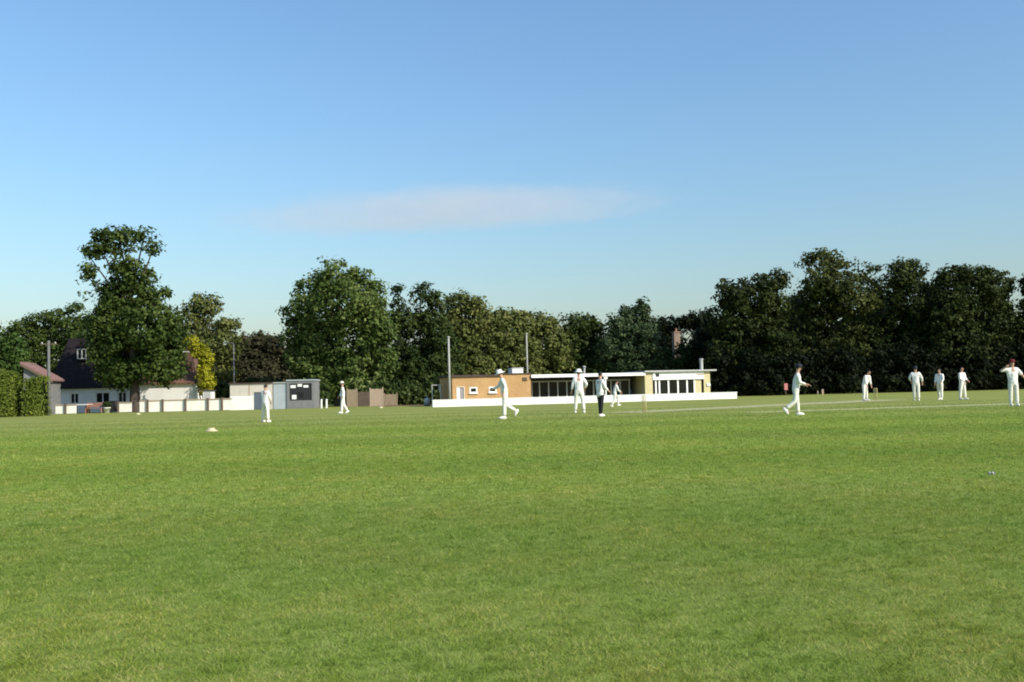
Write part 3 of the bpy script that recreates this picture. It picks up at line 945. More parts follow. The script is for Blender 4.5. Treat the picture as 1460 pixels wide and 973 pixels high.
pole('flag_pole', 'thick pale pole rising at the left corner of the tan brick building', 641.5, 79.5, 482, .10, 'pole_pale')
pole('flag_pole', 'thin pale pole rising behind the joint between brick end and veranda', 753, 88, 477, .085, 'pole_pale')
def lamp_head(root, h):
    v = MB(); v.tube([(0, 0, h), (-.15, -.05, h + .12), (-.42, -.1, h + .14)], [.05, .045, .04], 8); v.build('arm', M['pole_dark'], root, True)
    MB().box(-.72, -.36, -.2, .0, h + .08, h + .18, .03).build('lamp_head', M['pole_dark'], root)
pole('street_lamp', 'slim grey street lamp standing behind the beige hut', 334, 101, 491, .075, 'pole_dark', 'street lamp', lamp_head)
def wire_top(root, h):
    v = MB(); v.box(-.7, .7, -.06, .06, h - .35, h - .25, .01); v.build('crossarm', M['wood_dark'], root)
    for s in (-.55, .55):
        MB().lathe([(.05, 0), (.07, .05), (.04, .12), (0, .14)], 8, (s, 0, h - .25)).build('insulator', M['frame_grey'], root)
pole('telegraph_pole', 'grey telegraph pole standing at the right end of the clipped hedge', 69.5, 82.5, 486, .13, 'pole_dark', 'pole', wire_top)

# ------------------------------------------------------------------ cottage on the left
HF = Frame((col(74, 100).x, 98.5), (1, -.055))
HF = Frame((col(74, 98.5).x, 98.5), (0.998, -0.06))
cot = empty('cottage', HF.A, HF.rz, 'white walled cottage with sweeping dark and red tiled roofs behind the tall tree', 'cottage')
h0, h1, h2 = HF.s(76), HF.s(197), HF.s(279)
he = HF.z(140, 552); he2 = HF.z(240, 546.5)
ridge = HF.z(140, 482, 4); D2 = 8.0
b = MB()
wz0, wz1 = .9, 1.95
ops = [(HF.s(100), HF.s(112)), (HF.s(136), HF.s(156)), (HF.s(168), HF.s(180))]
prev = h0
for p, q in ops:
    b.box(prev, p, 0, .3, -.1, he); b.box(p, q, 0, .3, -.1, wz0); b.box(p, q, 0, .3, wz1, he); prev = q
b.box(prev, h1, 0, .3, -.1, he)
b.box(h0, h0 + .3, .3, D2, -.1, he); b.box(h0 + .3, h1, D2 - .3, D2, -.1, he)
b.build('wall', M['white_wall'], cot)
for p, q in ops:
    window(cot, p + .08, q - .08, wz0 + .08, wz1 - .08, .12, bars=((p + q) / 2,), t=.08, sill=True)
# big dark roof, hipped on the left with a lower pinkish lit slope
r = MB()
rl, rr_ = HF.s(98, 484, 4), HF.s(212, 484, 4)
e = .35
bl, br_, fl, fr = (h0 - .4, D2 + e, he), (h1 + .3, D2 + e, he), (h0 - .4, -e, he), (h1 + .3, -e, he)
RL, RR = (rl, D2 / 2, ridge), (rr_, D2 / 2, ridge)
r.face([fl, fr, RR, RL]); r.face([br_, bl, RL, RR]); r.face([bl, fl, RL]); r.face([fr, br_, RR])
r.face([(h0 - .4, -e, he - .12), (h0 - .4, D2 + e, he - .12), (h1 + .3, D2 + e, he - .12), (h1 + .3, -e, he - .12)])
for p, q in ((fl, fr), (fr, br_), (br_, bl), (bl, fl)):
    r.face([p, q, (q[0], q[1], he - .12), (p[0], p[1], he - .12)])
bmesh.ops.remove_doubles(r.bm, verts=r.bm.verts[:], dist=.001)
roof = r.build('roof', M['roof_dark'], cot)
# dormer with pale frame
dx, dzz = HF.sz(124, 505, 2.6)
v = MB(); v.box(dx - .55, dx + .55, 1.6, 3.6, dzz - .7, dzz + .55)
dorm = v.build('dormer', M['roof_dark'], roof)
window(dorm, dx - .4, dx + .4, dzz - .45, dzz + .4, 1.56, bars=(dx,), t=.09, frame_m='frame_grey')
v = MB(); v.poly_prism([(dx - .75, dzz + .552), (dx + .75, dzz + .552), (dx, dzz + 1.05)], 1.45, 3.9); v.build('dormer_roof', M['roof_dark'], dorm)
# red roofed wing at the right
b = MB()
b.box(h1 + .35, h2, -.8, -.5, -.1, he2); b.box(h2 - .3, h2, -.5, 3.6, -.1, he2); b.box(h1 + .35, h2 - .3, 3.3, 3.6, -.1, he2)
b.build('wing_wall', M['white_wall'], cot)
rz2 = HF.z(235, 527, 1.5)
r = MB()
a0, a1 = h1 + .2, h2 + .3
pts = [(a0, -1.1, he2), (a1, -1.1, he2), (a1 - .2, 1.5, rz2), (a0 + .2, 1.5, rz2), (a1, 4.0, he2), (a0, 4.0, he2)]
r.face([pts[0], pts[1], pts[2], pts[3]]); r.face([pts[3], pts[2], pts[4], pts[5]]); r.face([pts[1], pts[4], pts[2]]); r.face([pts[0], pts[3], pts[5]])
low = [(p[0], p[1], p[2] - .12) for p in (pts[0], pts[1], pts[4], pts[5])]
top4 = [pts[0], pts[1], pts[4], pts[5]]
for i in range(4): r.face([top4[i], top4[(i + 1) % 4], low[(i + 1) % 4], low[i]])
r.face(low[::-1])
bmesh.ops.remove_doubles(r.bm, verts=r.bm.verts[:], dist=.001)
wroof = r.build('wing_roof', M['roof_tile'], cot)
c0, c1 = HF.s(260, 520, 1.6), HF.s(279, 520, 1.6)
ct = HF.z(270, 503, 1.6)
ch = MB().box(c0, c1, 1.2, 2.2, he2 + .2, ct).build('chimney', M['brick_red'], wroof)
MB().box(c0 - .06, c1 + .06, 1.14, 2.26, ct + .002, ct + .14, .02).build('chimney_cap', M['white_paint'], ch)
for k in (.3, .75):
    MB().lathe([(.11, .0), (.09, .32), (.12, .33), (.12, .38), (.08, .38)], 10, (c0 + (c1 - c0) * k, 1.7, ct + .142)).build('chimney_pot', M['terracotta'], ch)
# pinkish outbuilding roof showing above the hedge
OB = empty('outbuilding', col(52, 90), rad(8), 'small outbuilding with pinkish sunlit roof between hedge and cottage', 'outbuilding')
zt0, zt1 = at(34, 516, 90).z, at(70, 541, 90).z
ow = 18 * 90 / F
v = MB(); v.box(-ow, ow, .1, 3.2, -.1, zt1 - .25); v.build('wall', M['dark_grey'], OB)
v = MB()
v.poly_prism([(-ow - .2, zt0), (ow + .3, zt1), (ow + .3, zt1 - .16), (-ow - .2, zt0 - .16)], -.2, 3.5)
v.build('roof', M['roof_pink'], OB)
v = MB(); v.poly_prism([(-ow, zt1 - .248), (ow, zt1 - .248), (-ow, zt0 - .2)], .12, 3.1); v.build('gable', M['dark_grey'], OB)
v = MB(); v.poly_prism([(-ow - .2, zt0 - .162), (ow + .3, zt1 - .162), (ow + .3, zt1 - .36), (-ow - .2, zt0 - .36)], -.23, -.19); v.build('bargeboard', M['wood_dark'], OB)

# hidden house behind the trees whose chimney shows
hh = empty('house', col(963, 128), rad(10), 'house behind the dark trees of which only a pale brick chimney shows', 'house')
v = MB(); v.box(-5, 5, 0, 7, -.1, 2.6); v.build('wall', M['brick_red'], hh)
v = MB(); v.poly_prism([(-5.4, 2.602), (5.4, 2.602), (3.4, 4.9), (-3.4, 4.9)], -.4, 7.4); hr = v.build('roof', M['roof_dark'], hh)
chx = 0.0; czt = at(963, 475, 116).z
hc = MB().box(-.36, .36, -1.3, -.55, 0, czt).build('chimney', M['brick_pale'], hh)
MB().box(-.42, .42, -1.36, -.49, czt + .002, czt + .14, .02).build('chimney_cap', M['brick_pale'], hc)
MB().lathe([(.14, 0), (.11, .35), (.14, .36), (.14, .4)], 10, (0, -.92, czt + .142)).build('chimney_pot', M['terracotta'], hc)
hh.location = col(963, 117)

# ------------------------------------------------------------------ white boarded fence with dark posts
def board_fence(label, px0, px1, Y, z1, posts, rail=True):
    A, B = col(px0, Y), col(px1, Y)
    L = (B - A).length
    root = empty('boarded_fence', A, 0, label, 'fence', 'cream boarded fences in front of the cottage')
    v = MB(); n = max(2, int(L / .9))
    for i in range(n): v.box(i * L / n + .006, (i + 1) * L / n - .006, 0, .03, .04, z1)
    v.build('board_panel', M['cream_board'], root)
    if rail: MB().box(0, L, -.06, .05, z1 + .002, z1 + .09, .01).build('rail', M['wood_tan'], root)
    for p in posts:
        x = col(p, Y).x - A.x
        MB().box(x - .09, x + .09, -.16, -.062, -.1, z1 + .16, .01).build('post', M['wood_dark'], root)
    return root


board_fence('long cream boarded fence with dark posts below the bright white cottage wing', 199, 331, 87.6, 0.98, (211, 232.5, 265, 297, 317))
board_fence('short cream boarded fence just left of the tall tree trunk', 169, 188, 91, .85, (169,))
board_fence('cream boarded fence between the grey pole and the garden table', 79, 109, 90, .78, (94,))
board_fence('tiny cream board panel at the foot of the hedge by the grey pole', 60.5, 68, 84, .72, (), False)

# garden clutter in front of the cottage
gb = empty('garden_bench', col(135, 91), rad(4), 'terracotta red slatted garden bench in front of the cottage', 'bench')
v = MB()
for k in range(4): v.box(-.75, .75, -.35 + k * .12, -.25 + k * .12, .42, .46, .005)
v.build('seat', M['terracotta'], gb)
v = MB()
for k in range(3): v.box(-.75, .75, .14, .17, .56 + k * .14, .66 + k * .14, .005)
v.build('backrest', M['terracotta'], gb)
for x in (-.7, .7):
    for y in (-.3, .14):
        MB().box(x - .04, x + .04, y - .03, y + .03, -.05, .418 if y < 0 else .98, .005).build('leg', M['terracotta'], gb)
tb = empty('garden_table', col(116, 91.5), 0, 'white topped garden table with dark legs left of the red bench', 'table')
MB().box(-.85, .85, -.45, .45, .76, .84, .015).build('table_top', M['white_paint'], tb)
for x in (-.6, .6):
    v = MB(); v.box(x - .08, x + .08, -.35, .35, -.05, .758, .01); v.build('leg', M['wood_dark'], tb)
bn = empty('wheelie_bin', col(161, 91.5), rad(-8), 'dark lidded bin between the red bench and the short fence', 'bin')
v = MB(); v.poly_prism([(-.27, .12), (.27, .12), (.33, 1.0), (-.33, 1.0)], -.33, .33); v.build('body', M['black_board'], bn)
v = MB(); v.poly_prism([(-.37, 1.003), (.37, 1.003), (.34, 1.1), (-.34, 1.07)], -.38, .38); v.build('lid', M['black_board'], bn)
for s in (-1, 1):
    v = MB(); v.tube([(s * .30, .34, .1), (s * .38, .34, .1)], .1, 12); v.build('wheel', M['dark_grey'], bn)
pt = empty('planter', col(152.5, 91), 0, 'small white planter with dark leaves beside the lidded bin', 'planter')
MB().lathe([(.0, 0), (.22, 0), (.3, .42), (.33, .42), (.33, .5), (.27, .5), (.25, .44), (0, .44)], 14).build('pot', M['white_paint'], pt, True)
P, N_, S_ = crown_points([(Vector((0, 0, .75)), (.3, .3, .3), 1)], .07, .15, 20, 2.5)
V, Fq = leaf_arrays(P, N_, S_); grid_mesh('foliage', V, Fq, M['leaf_dark'], pt)
# white cupboard right of the wing
cb = empty('white_hut', col(296, 94), 0, 'small white box hut with felt roof right of the cottage wing', 'hut')
hz = at(296, 556, 94).z
MB().box(-.42, .42, 0, .9, -.05, hz - .1).build('wall', M['white_paint'], cb)
MB().poly_prism([(-.55, hz - .098), (.55, hz - .098), (.55, hz - .04), (-.55, hz + .03)], -.12, 1.0).build('roof', M['roof_felt'], cb)
MB().box(-.3, .3, -.03, -.003, .0, hz - .25, .01).build('door', M['frame_grey'], cb)

# ------------------------------------------------------------------ scorers hut and scoreboard
SF = Frame((col(330, 89).x, 88.6), (1, .015))
hut = empty('scorers_hut', SF.A, SF.rz, 'beige flat roofed scorers hut with white lower boards and blue grey door', 'hut')
zt = SF.z(355, 547.5); zmid = SF.z(345, 565)
xa, xb, xc, xd = 0.0, SF.s(360.5), SF.s(376), SF.s(388)
ztd = SF.z(368, 559.5)
v = MB(); v.box(xa, xb, 0, .12, zmid, zt); v.box(xb, xc, 0, .12, ztd, zt); v.box(xc, xd, 0, .12, -.05, zt)
v.box(xa, xa + .12, .12, 3, -.05, zt); v.box(xa + .12, xd, 2.88, 3, -.05, zt); v.box(xd - .12, xd, .12, 2.88, -.05, zt)
v.build('wall', M['beige_wall'], hut)
v = MB()
for i in range(5): v.box(xa, xb, -.03, .12, -.05 + i * (zmid + .05) / 5 + .004, -.05 + (i + 1) * (zmid + .05) / 5 - .004)
v.build('white_boards', M['white_paint'], hut)
dr_ = MB().box(xb + .06, xc - .02, .05, .1, .02, ztd - .04, .01).build('door', M['door_blue'], hut)
MB().ball((xc - .15, .03, .95), .035, 8).build('handle', M['steel'], dr_)
MB().box(xb, xb + .055, -.02, .13, 0, ztd - .002).build('door_frame', M['cream_board'], hut)
MB().box(xa - .1, xd + .05, -.12, 3.1, zt + .002, zt + .10).build('flat_roof', M['roof_felt'], hut)
jx = SF.s(355.5)
MB().box(jx - .04, jx + .04, -.02, -.002, zmid, zt).build('cover_strip', M['wood_tan'], hut)

sb = empty('scoreboard', Vector((SF.A.x, SF.A.y, 0)) + SF.d * SF.s(389), SF.rz, 'grey box scoreboard with blank white plates on its dark front', 'scoreboard')
o = SF.s(389); q1 = SF.s(409) - o; q2 = SF.s(448) - o
zs = SF.z(400, 546.5); zs2 = SF.z(428, 541.5)
MB().box(.02, q1 - .003, .1, 2.6, -.05, zs).build('store_wall', M['grey_panel'], sb)
MB().box(-.0, q1 - .003, .0, 2.7, zs + .002, zs + .08).build('store_roof', M['frame_grey'], sb)
v = MB(); v.box(q1, q2, .1, 2.6, -.05, zs2 - .12); v.build('body', M['dark_grey'], sb)
t = .22; zl = SF.z(428, 568)
v = MB(); v.box(q1, q1 + t, -.02, .098, -.05, zs2 - .12); v.box(q2 - t, q2, -.02, .098, -.05, zs2 - .12)
v.box(q1 + t, q2 - t, -.02, .098, zs2 - .34, zs2 - .12); v.box(q1 + t, q2 - t, -.02, .098, -.05, .72)
v.build('frame', M['dark_grey'], sb)
MB().box(q1 - .05, q2 + .08, -.1, 2.7, zs2 - .118, zs2, .01).build('roof', M['grey_panel'], sb)
MB().box(q1 + t + .003, q2 - t - .003, .06, .09, .722, zs2 - .342).build('board', M['black_board'], sb)
def plate(pa, pb, ya, yb, mt='white_paint', y=.03):
    a_, zt_ = SF.sz(pa, ya); b_, zb_ = SF.sz(pb, yb)
    MB().box(a_ - o, b_ - o, y, y + .028, zb_, zt_, .004).build('number_plate' if mt == 'white_paint' else 'shutter', M[mt], sb)
plate(414, 421.5, 549.5, 553.5, y=-.03 + .06); plate(424, 430.5, 547.5, 551.5); plate(432.5, 439.5, 549.5, 552.8)
plate(416, 422.5, 563.5, 569.5)
plate(423, 432.5, 560, 567, 'cloth_black')

# ------------------------------------------------------------------ wooden fence panels and posts under the big tree
def panel(label, px0, px1, Y, top_px, mt, group=None):
    A, B = col(px0, Y), col(px1, Y); L = (B - A).length; h = at(px0, top_px, Y).z
    root = empty('fence_panel', A, 0, label, 'fence panel', 'wooden fence panels behind the field edge')
    n = max(3, int(L / .15)); v = MB()
    for i in range(n): v.box(i * L / n + .004, (i + 1) * L / n - .004, 0, .025, .05, h - random.uniform(0, .05))
    v.build('boards', M[mt], root)
    for z in (.3, h - .35): MB().box(0, L, .027, .08, z, z + .09).build('rail', M['wood_dark'], root)
    for x in (-.06, L + .06): MB().box(x - .05, x + .05, -.02, .09, -.1, h + .08, .01).build('post', M[mt], root)


panel('tan wooden fence panel right behind the fielder walking left', 496, 508, 88, 555.5, 'wood')
panel('dull brown fence panel between the two paler ones', 510.5, 527, 89.5, 559, 'wood_dark')
panel('palest pinkish tan fence panel under the big round tree', 529, 545, 88, 554.5, 'wood_tan')
panel('low brown fence panel at the right of the pale ones', 549, 565, 91, 562, 'wood')
for i, x in enumerate((458.5, 465.8)):
    o_ = empty('marker_post', col(x, 87), 0, ('short white post right of the scoreboard, nearer to it' if i == 0 else 'short white post right of the scoreboard, farther from it'), 'post', 'short white posts by the scoreboard')
    MB().box(-.07, .07, -.05, .05, -.05, .72, .01).build('shaft', M['white_paint'], o_)
    MB().lathe([(.1, 0), (.1, .03), (0, .09)], 4, (0, 0, .72)).build('cap', M['white_paint'], o_)
# grey frame left of the brick building
fr_ = empty('metal_frame', col(624, 82), 0, 'pale grey metal frame stand in shadow left of the brick building', 'metal frame')
fh = at(624, 550, 82).z; fw = 7.5 * 82 / F
v = MB(); v.tube([(-fw, 0, 0), (-fw, 0, fh)], .035, 8); v.tube([(fw * .65, 0, 0), (fw * .65, 0, fh)], .035, 8); v.tube([(-fw, .5, 0), (-fw, .5, fh)], .035, 8); v.tube([(fw * .65, .5, 0), (fw * .65, .5, fh)], .035, 8)
v.build('legs_frame', M['frame_grey'], fr_)
v = MB(); v.box(-fw - .05, fw, -.05, .55, fh, fh + .07, .01); v.build('top_rail', M['frame_grey'], fr_)
MB().box(fw * .3, fw * .7, .0, .04, fh - .5, fh - .003, .005).build('hanging_plate', M['frame_grey'], fr_)
ba = empty('white_bag', col(609, 84), rad(20), 'small pale kit bag under the dark trees left of the brick building', 'bag')
v = MB(); v.ball((0, 0, .42), (.28, .2, .3), 12); v.build('sack', M['frame_grey'], ba, True)
v = MB(); v.tube([(-.1, 0, .68), (-.06, 0, .82), (.06, 0, .82), (.1, 0, .68)], .02, 6); v.build('handle', M['dark_grey'], ba, True)
v = MB(); v.ball((0, 0, .12), (.3, .22, .14), 12); v.build('base', M['dark_grey'], ba, True)

# small things at the far edge, right of the pavilion
rs = empty('signboard', col(1121, 99), 0, 'small pinkish red board on a post at the foot of the right hand trees', 'sign')
z1_, z0_ = at(1121, 547, 99).z, at(1121, 556.5, 99).z
MB().box(-.17, .17, -.03, .0, z0_, z1_, .01).build('board', M['red_paint'], rs)
MB().box(-.03, .03, .003, .06, -.1, z1_ - .05).build('post', M['wood_dark'], rs)
for i, (x, t_, w_) in enumerate(((1173, 556, .09), (1166, 558.5, .05))):
    o_ = empty('edge_post', col(x, 98), 0, ('pale thicker post in the shadow right of the bending fielder with folded arms' if i == 0 else 'thin grey post standing left of the thicker pale one'), 'post', 'pale posts at the right field edge')
    hh_ = at(x, t_, 98).z
    MB().box(-w_, w_, -.05, .05, -.05, hh_, .01).build('shaft', M['wood_tan'], o_)
    MB().box(-w_ - .02, w_ + .02, -.07, .07, hh_ + .002, hh_ + .05, .01).build('cap', M['wood_tan'], o_)

# markers on the grass
def marker(label, px, py, w, h, red=True):
    o_ = empty('boundary_marker', gnd(px, py), rad(12), label, 'marker', 'cream boundary markers lying on the grass')
    MB().lathe([(0, .002), (w, .004), (w * 1.02, .02), (w * .62, .05), (w * .55, h * .8), (w * .4, h), (0, h * 1.03)], 18).build('disc', M['marker_cream'], o_, True)
    if red:
        MB().ball((w * .42, .0, h * .72), (w * .26, w * .25, h * .22), 10).build('cap', M['terracotta'], o_, True)


marker('larger cream boundary marker with a reddish end on the near left grass', 301.5, 615.5, .215, .12)
marker('small cream boundary marker below the tall tree trunk', 197, 591.5, .22, .12, False)
marker('small far cream boundary marker at the foot of the pinkish fence panel', 543, 582.2, .22, .12, False)
lt = MB()
lt.bm.free(); lt.bm = bmesh.new()
rr = bmesh.ops.create_grid(lt.bm, x_segments=6, y_segments=5, size=.5)
for vv in rr['verts']:
    vv.co = Vector((vv.co.x * .07, vv.co.y * .06, .02 + .018 * math.sin(vv.co.x * 9) * math.cos(vv.co.y * 7)))
bmesh.ops.solidify(lt.bm, geom=lt.bm.faces[:], thickness=.004)
li = lt.build('paper_scrap', M['frame_grey']); li.location = gnd(1414, 677)
tag(li, 'tiny pale paper scrap lying in the grass at the right', 'litter')


# ------------------------------------------------------------------ wickets
def wicket(label, p, rz):
    o_ = empty('wicket', p, rz, label, 'wicket', 'wickets at either end of the pitch')
    for x in (-.1, 0, .1):
        MB().lathe([(.0, -.05), (.02, -.05), (.022, .68), (.016, .71), (0, .715)], 8, (x, 0, 0)).build('stump', M['stump_wood'], o_, True)
    for s in (-1, 1):
        MB().tube([(s * .1, 0, .725), (s * .055, 0, .725), (0, 0, .725)], [.01, .014, .01], 8).build('bail', M['stump_wood'], o_, True)


rzW = math.atan2(dW.y, dW.x) + math.pi / 2
wicket('near wicket of three stumps right of the umpire in black trousers', gnd(918.5, 588), rzW)
wicket('far wicket of three stumps beside the leaning player', W2 + Vector((.1, .3, 0)), rzW)


# ------------------------------------------------------------------ people
def skin_mesh(pts, edges, radii, sub=2, root=0):
    me = D.meshes.new('tmp'); me.from_pydata([tuple(p) for p in pts], edges, []); me.update()
    o_ = D.objects.new('tmp', me); COL.objects.link(o_)
    o_.modifiers.new('s', 'SKIN'); sk = me.skin_vertices[0].data
    for i, r_ in enumerate(radii):
        sk[i].radius = r_ if hasattr(r_, '__len__') else (r_, r_)
        sk[i].use_root = (i == root)
    md = o_.modifiers.new('u', 'SUBSURF'); md.levels = sub; md.render_levels = sub
    dg = bpy.context.evaluated_depsgraph_get(); dg.update()
    out = D.meshes.new_from_object(o_.evaluated_get(dg))
    D.objects.remove(o_); D.meshes.remove(me)
    return out


def rotx(v, a):
    return Vector((v.x, v.y * math.cos(a) - v.z * math.sin(a), v.y * math.sin(a) + v.z * math.cos(a)))


def person(label, foot, height, face, legL=(0, 0, .05), legR=(0, 0, .05), armL=(5, 12, 15, 0), armR=(5, 12, 15, 0), lean=0, nod=0,
           trousers='cloth_cream', shirt='cloth_white', hat=None, shoe='shoe', sleeve='long', coat=False, build=1.1):
    """face: heading in degrees, 0 = towards the camera, +90 = to the right of the picture.
    leg: (swing deg forward, knee bend deg, sideways); arm: (swing fwd, out, elbow bend, inward)"""
    R_ = rad
    J = {}
    pel = Vector((0, 0, .95))
    ln = R_(lean)
    tdir = lambda h: pel + Vector((0, -math.sin(ln) * h, math.cos(ln) * h))
    J['pel'] = pel; J['belly'] = tdir(.16); J['chest'] = tdir(.36); J['neck'] = tdir(.54)
    hd = ln * .45 + R_(nod)
    hv = Vector((0, -math.sin(hd), math.cos(hd)))
    hf = Vector((0, -math.cos(hd), -math.sin(hd)))
    J['hb'] = J['neck'] + hv * .09
    J['hc'] = J['neck'] + hv * .19 + hf * .015
    J['ht'] = J['neck'] + hv * .275
    for sd, leg, arm, s in (('L', legL, armL, 1), ('R', legR, armR, -1)):
        a_, kb, sp_ = R_(leg[0]), R_(leg[1]), leg[2] * s
        hip = pel + Vector((s * .095, 0, -.04))
        k = hip + Vector((sp_, -math.sin(a_), -math.cos(a_))).normalized() * .43
        b_ = a_ - kb
        an = k + Vector((sp_ * .8, -math.sin(b_), -math.cos(b_))).normalized() * .42
        toe = an + Vector((0, -math.cos(b_), math.sin(b_))) * .17 + Vector((0, 0, -.03))
        J.update({'hip' + sd: hip, 'k' + sd: k, 'an' + sd: an, 'toe' + sd: toe})
        sh = tdir(.49) + Vector((s * .185, 0, 0))
        sw, ab, eb, inn = [R_(v_) for v_ in arm]
        up = Vector((s * math.sin(ab), -math.sin(sw) * math.cos(ab), -math.cos(sw) * math.cos(ab)))
        el = sh + up * .29
        f_ = sw + eb
        ab2 = ab - inn
        fd = Vector((s * math.sin(ab2), -math.sin(f_) * math.cos(ab2), -math.cos(f_) * math.cos(ab2)))
        wr = el + fd * .25
        J.update({'sh' + sd: sh, 'el' + sd: el, 'wr' + sd: wr, 'fd' + sd: fd})
    low = min(J['anL'].z, J['anR'].z) - .085
    for key in J:
        if not key.startswith('fd'): J[key] = J[key] - Vector((0, 0, low))
    # body: one continuous skin from pelvis to fingertips and feet
    pts, ed, rd_ = [], [], []
    def add(p, r_, par=None):
        pts.append(p); rd_.append(r_)
        if par is not None: ed.append((par, len(pts) - 1))
        return len(pts) - 1
    w_ = build
    ip = add(J['pel'], (.13 * w_, .10 * w_)); ib = add(J['belly'], (.12 * w_, .09 * w_), ip); ic = add(J['chest'], (.14 * w_, .10 * w_), ib)
    i_n = add(J['neck'], .055, ic); ihb = add(J['hb'], .058, i_n); ihc = add(J['hc'], (.078, .098), ihb); add(J['ht'], (.06, .075), ihc)
    for sd, s in (('L', 1), ('R', -1)):
        h_ = add(J['hip' + sd], .085, ip); k_ = add(J['k' + sd], .055, h_); a_ = add(J['an' + sd], .038, k_); add(J['toe' + sd], .034, a_)
        s_ = add(J['sh' + sd], .06, ic); e_ = add(J['el' + sd], .042, s_); w2_ = add(J['wr' + sd], .028, e_)
        fd = J['fd' + sd]
        side = fd.cross(Vector((0, -1, 0)) if abs(fd.y) < .9 else Vector((0, 0, 1))).normalized()
        palm = add(J['wr' + sd] + fd * .06, (.034, .02), w2_)
        pc = J['wr' + sd] + fd * .06
        curl = fd.cross(side)
        for q, (off, ln_) in enumerate(((-.03, .07), (-.01, .08), (.01, .076), (.03, .06))):
            m_ = add(pc + fd * .035 + side * off, .0095, palm)
            t1 = add(pc + fd * (.035 + ln_ * .55) + side * off + curl * .01, .0085, m_)
            add(pc + fd * (.035 + ln_ * .85) + side * off + curl * .03, .007, t1)
        th_ = add(pc + side * -.035 + fd * .0 + curl * .012, .010, palm)
        add(pc + side * -.055 + fd * .035 + curl * .025, .008, th_)
    me = skin_mesh(pts, ed, rd_)
    # face on the same mesh
    bm = bmesh.new(); bm.from_mesh(me)
    hc = J['hc']; sx_ = Vector((1, 0, 0))
    def ell(c_, r_, seg=8):
        res = bmesh.ops.create_uvsphere(bm, u_segments=seg, v_segments=6, radius=1)
        for v_ in res['verts']:
            v_.co = c_ + sx_ * v_.co.x * r_[0] + hf * v_.co.y * r_[1] + hv * v_.co.z * r_[2]
        return res['verts']
    ell(hc + hf * .098 + hv * -.012, (.014, .02, .024))
    for s in (-1, 1):
        ell(hc + sx_ * s * .08 + hv * -.01, (.012, .02, .032))
        for v_ in ell(hc + hf * .086 + sx_ * s * .032 + hv * .022, (.012, .01, .008)):
            for f in v_.link_faces: f.material_index = 1
    for v_ in ell(hc + hf * .086 + hv * -.055, (.024, .01, .006)):
        for f in v_.link_faces: f.material_index = 2
    bm.to_mesh(me); bm.free()
    me.name = 'person'
    me.materials.clear()
    for mm_ in ('skin', 'eye', 'terracotta'): me.materials.append(M[mm_])
    me.polygons.foreach_set('use_smooth', [True] * len(me.polygons))
    body = link(D.objects.new('person', me))
    tag(body, label, 'person', 'cricketers and umpire on the field')
    sc = height / 1.80
    body.location = foot; body.rotation_euler = (0, 0, rad(face)); body.scale = (sc, sc, sc)
    def cloth(name, P_, E_, R__, mt):
        m2 = skin_mesh(P_, E_, R__); m2.name = name; m2.materials.clear(); m2.materials.append(M[mt])
        m2.polygons.foreach_set('use_smooth', [True] * len(m2.polygons))
        return link(D.objects.new(name, m2), body)
    # shirt / coat
    P_, E_, R__ = [], [], []
    def ad2(p, r_, par=None):
        P_.append(p); R__.append(r_)
        if par is not None: E_.append((par, len(P_) - 1))
        return len(P_) - 1
    bt = ad2(J['belly'], (.165 * w_, .125 * w_))
    hem = J['pel'] + Vector((0, 0, -.02 if not coat else -.2))
    ad2(hem, (.175 * w_, .135 * w_) if not coat else (.2 * w_, .16 * w_), bt)
    cc_ = ad2(J['chest'], (.18 * w_, .13 * w_), bt); ad2(J['chest'].lerp(J['neck'], .82), (.075, .07), cc_)
    for sd in 'LR':
        s1 = ad2(J['sh' + sd], .082, cc_); s2 = ad2(J['el' + sd], .062 if sleeve == 'long' else .07, s1)
        if sleeve == 'long': ad2(J['el' + sd].lerp(J['wr' + sd], .85), .046, s2)
    cloth('shirt', P_, E_, R__, shirt)
    # trousers
    P_, E_, R__ = [], [], []
    tp = ad2(J['pel'] + Vector((0, 0, .0)), (.15 * w_, .115 * w_))
    ad2(J['pel'] + Vector((0, 0, .10)), (.14 * w_, .105 * w_), tp)
    for sd in 'LR':
        a1_ = ad2(J['hip' + sd] + Vector((0, 0, -.05)), .105 * w_, tp)
        a2_ = ad2(J['k' + sd], .083, a1_); ad2(J['an' + sd].lerp(J['k' + sd], .05), .075, a2_)
    cloth('trousers', P_, E_, R__, trousers)
    for sd in 'LR':
        an, to = J['an' + sd], J['toe' + sd]
        fwd = (to - an); fwd.z = 0 if abs(fwd.z) < .06 else fwd.z
        fwd = fwd.normalized()
        v_ = MB()
        up_ = (Vector((0, 0, 1)) - fwd * fwd.z).normalized() if abs(fwd.z) < .95 else Vector((0, -1, 0))
        sidev = fwd.cross(up_)
        res = bmesh.ops.create_uvsphere(v_.bm, u_segments=12, v_segments=8, radius=1)
        c_ = an + fwd * .065 - up_ * .035
        for q in res['verts']:
            z_ = max(q.co.z, -.55)
            q.co = c_ + sidev * q.co.x * .055 + fwd * q.co.y * .155 + up_ * z_ * (.062 if q.co.y > 0 else .08)
        v_.build('shoe', M[shoe], body, True)
    # hair, always, and a hat or cap if worn
    v_ = MB()
    res = bmesh.ops.create_uvsphere(v_.bm, u_segments=14, v_segments=10, radius=1)
    dele = []
    for q in res['verts']:
        if q.co.y < -.35 and q.co.z < .45 or q.co.z < -.55: dele.append(q)
    bmesh.ops.delete(v_.bm, geom=dele, context='VERTS')
    for q in v_.bm.verts:
        q.co = hc + hv * (.012 + q.co.z * .118) - hf * (q.co.y * .112) + sx_ * q.co.x * .093
    v_.build('hair', M['hair'], body, True)
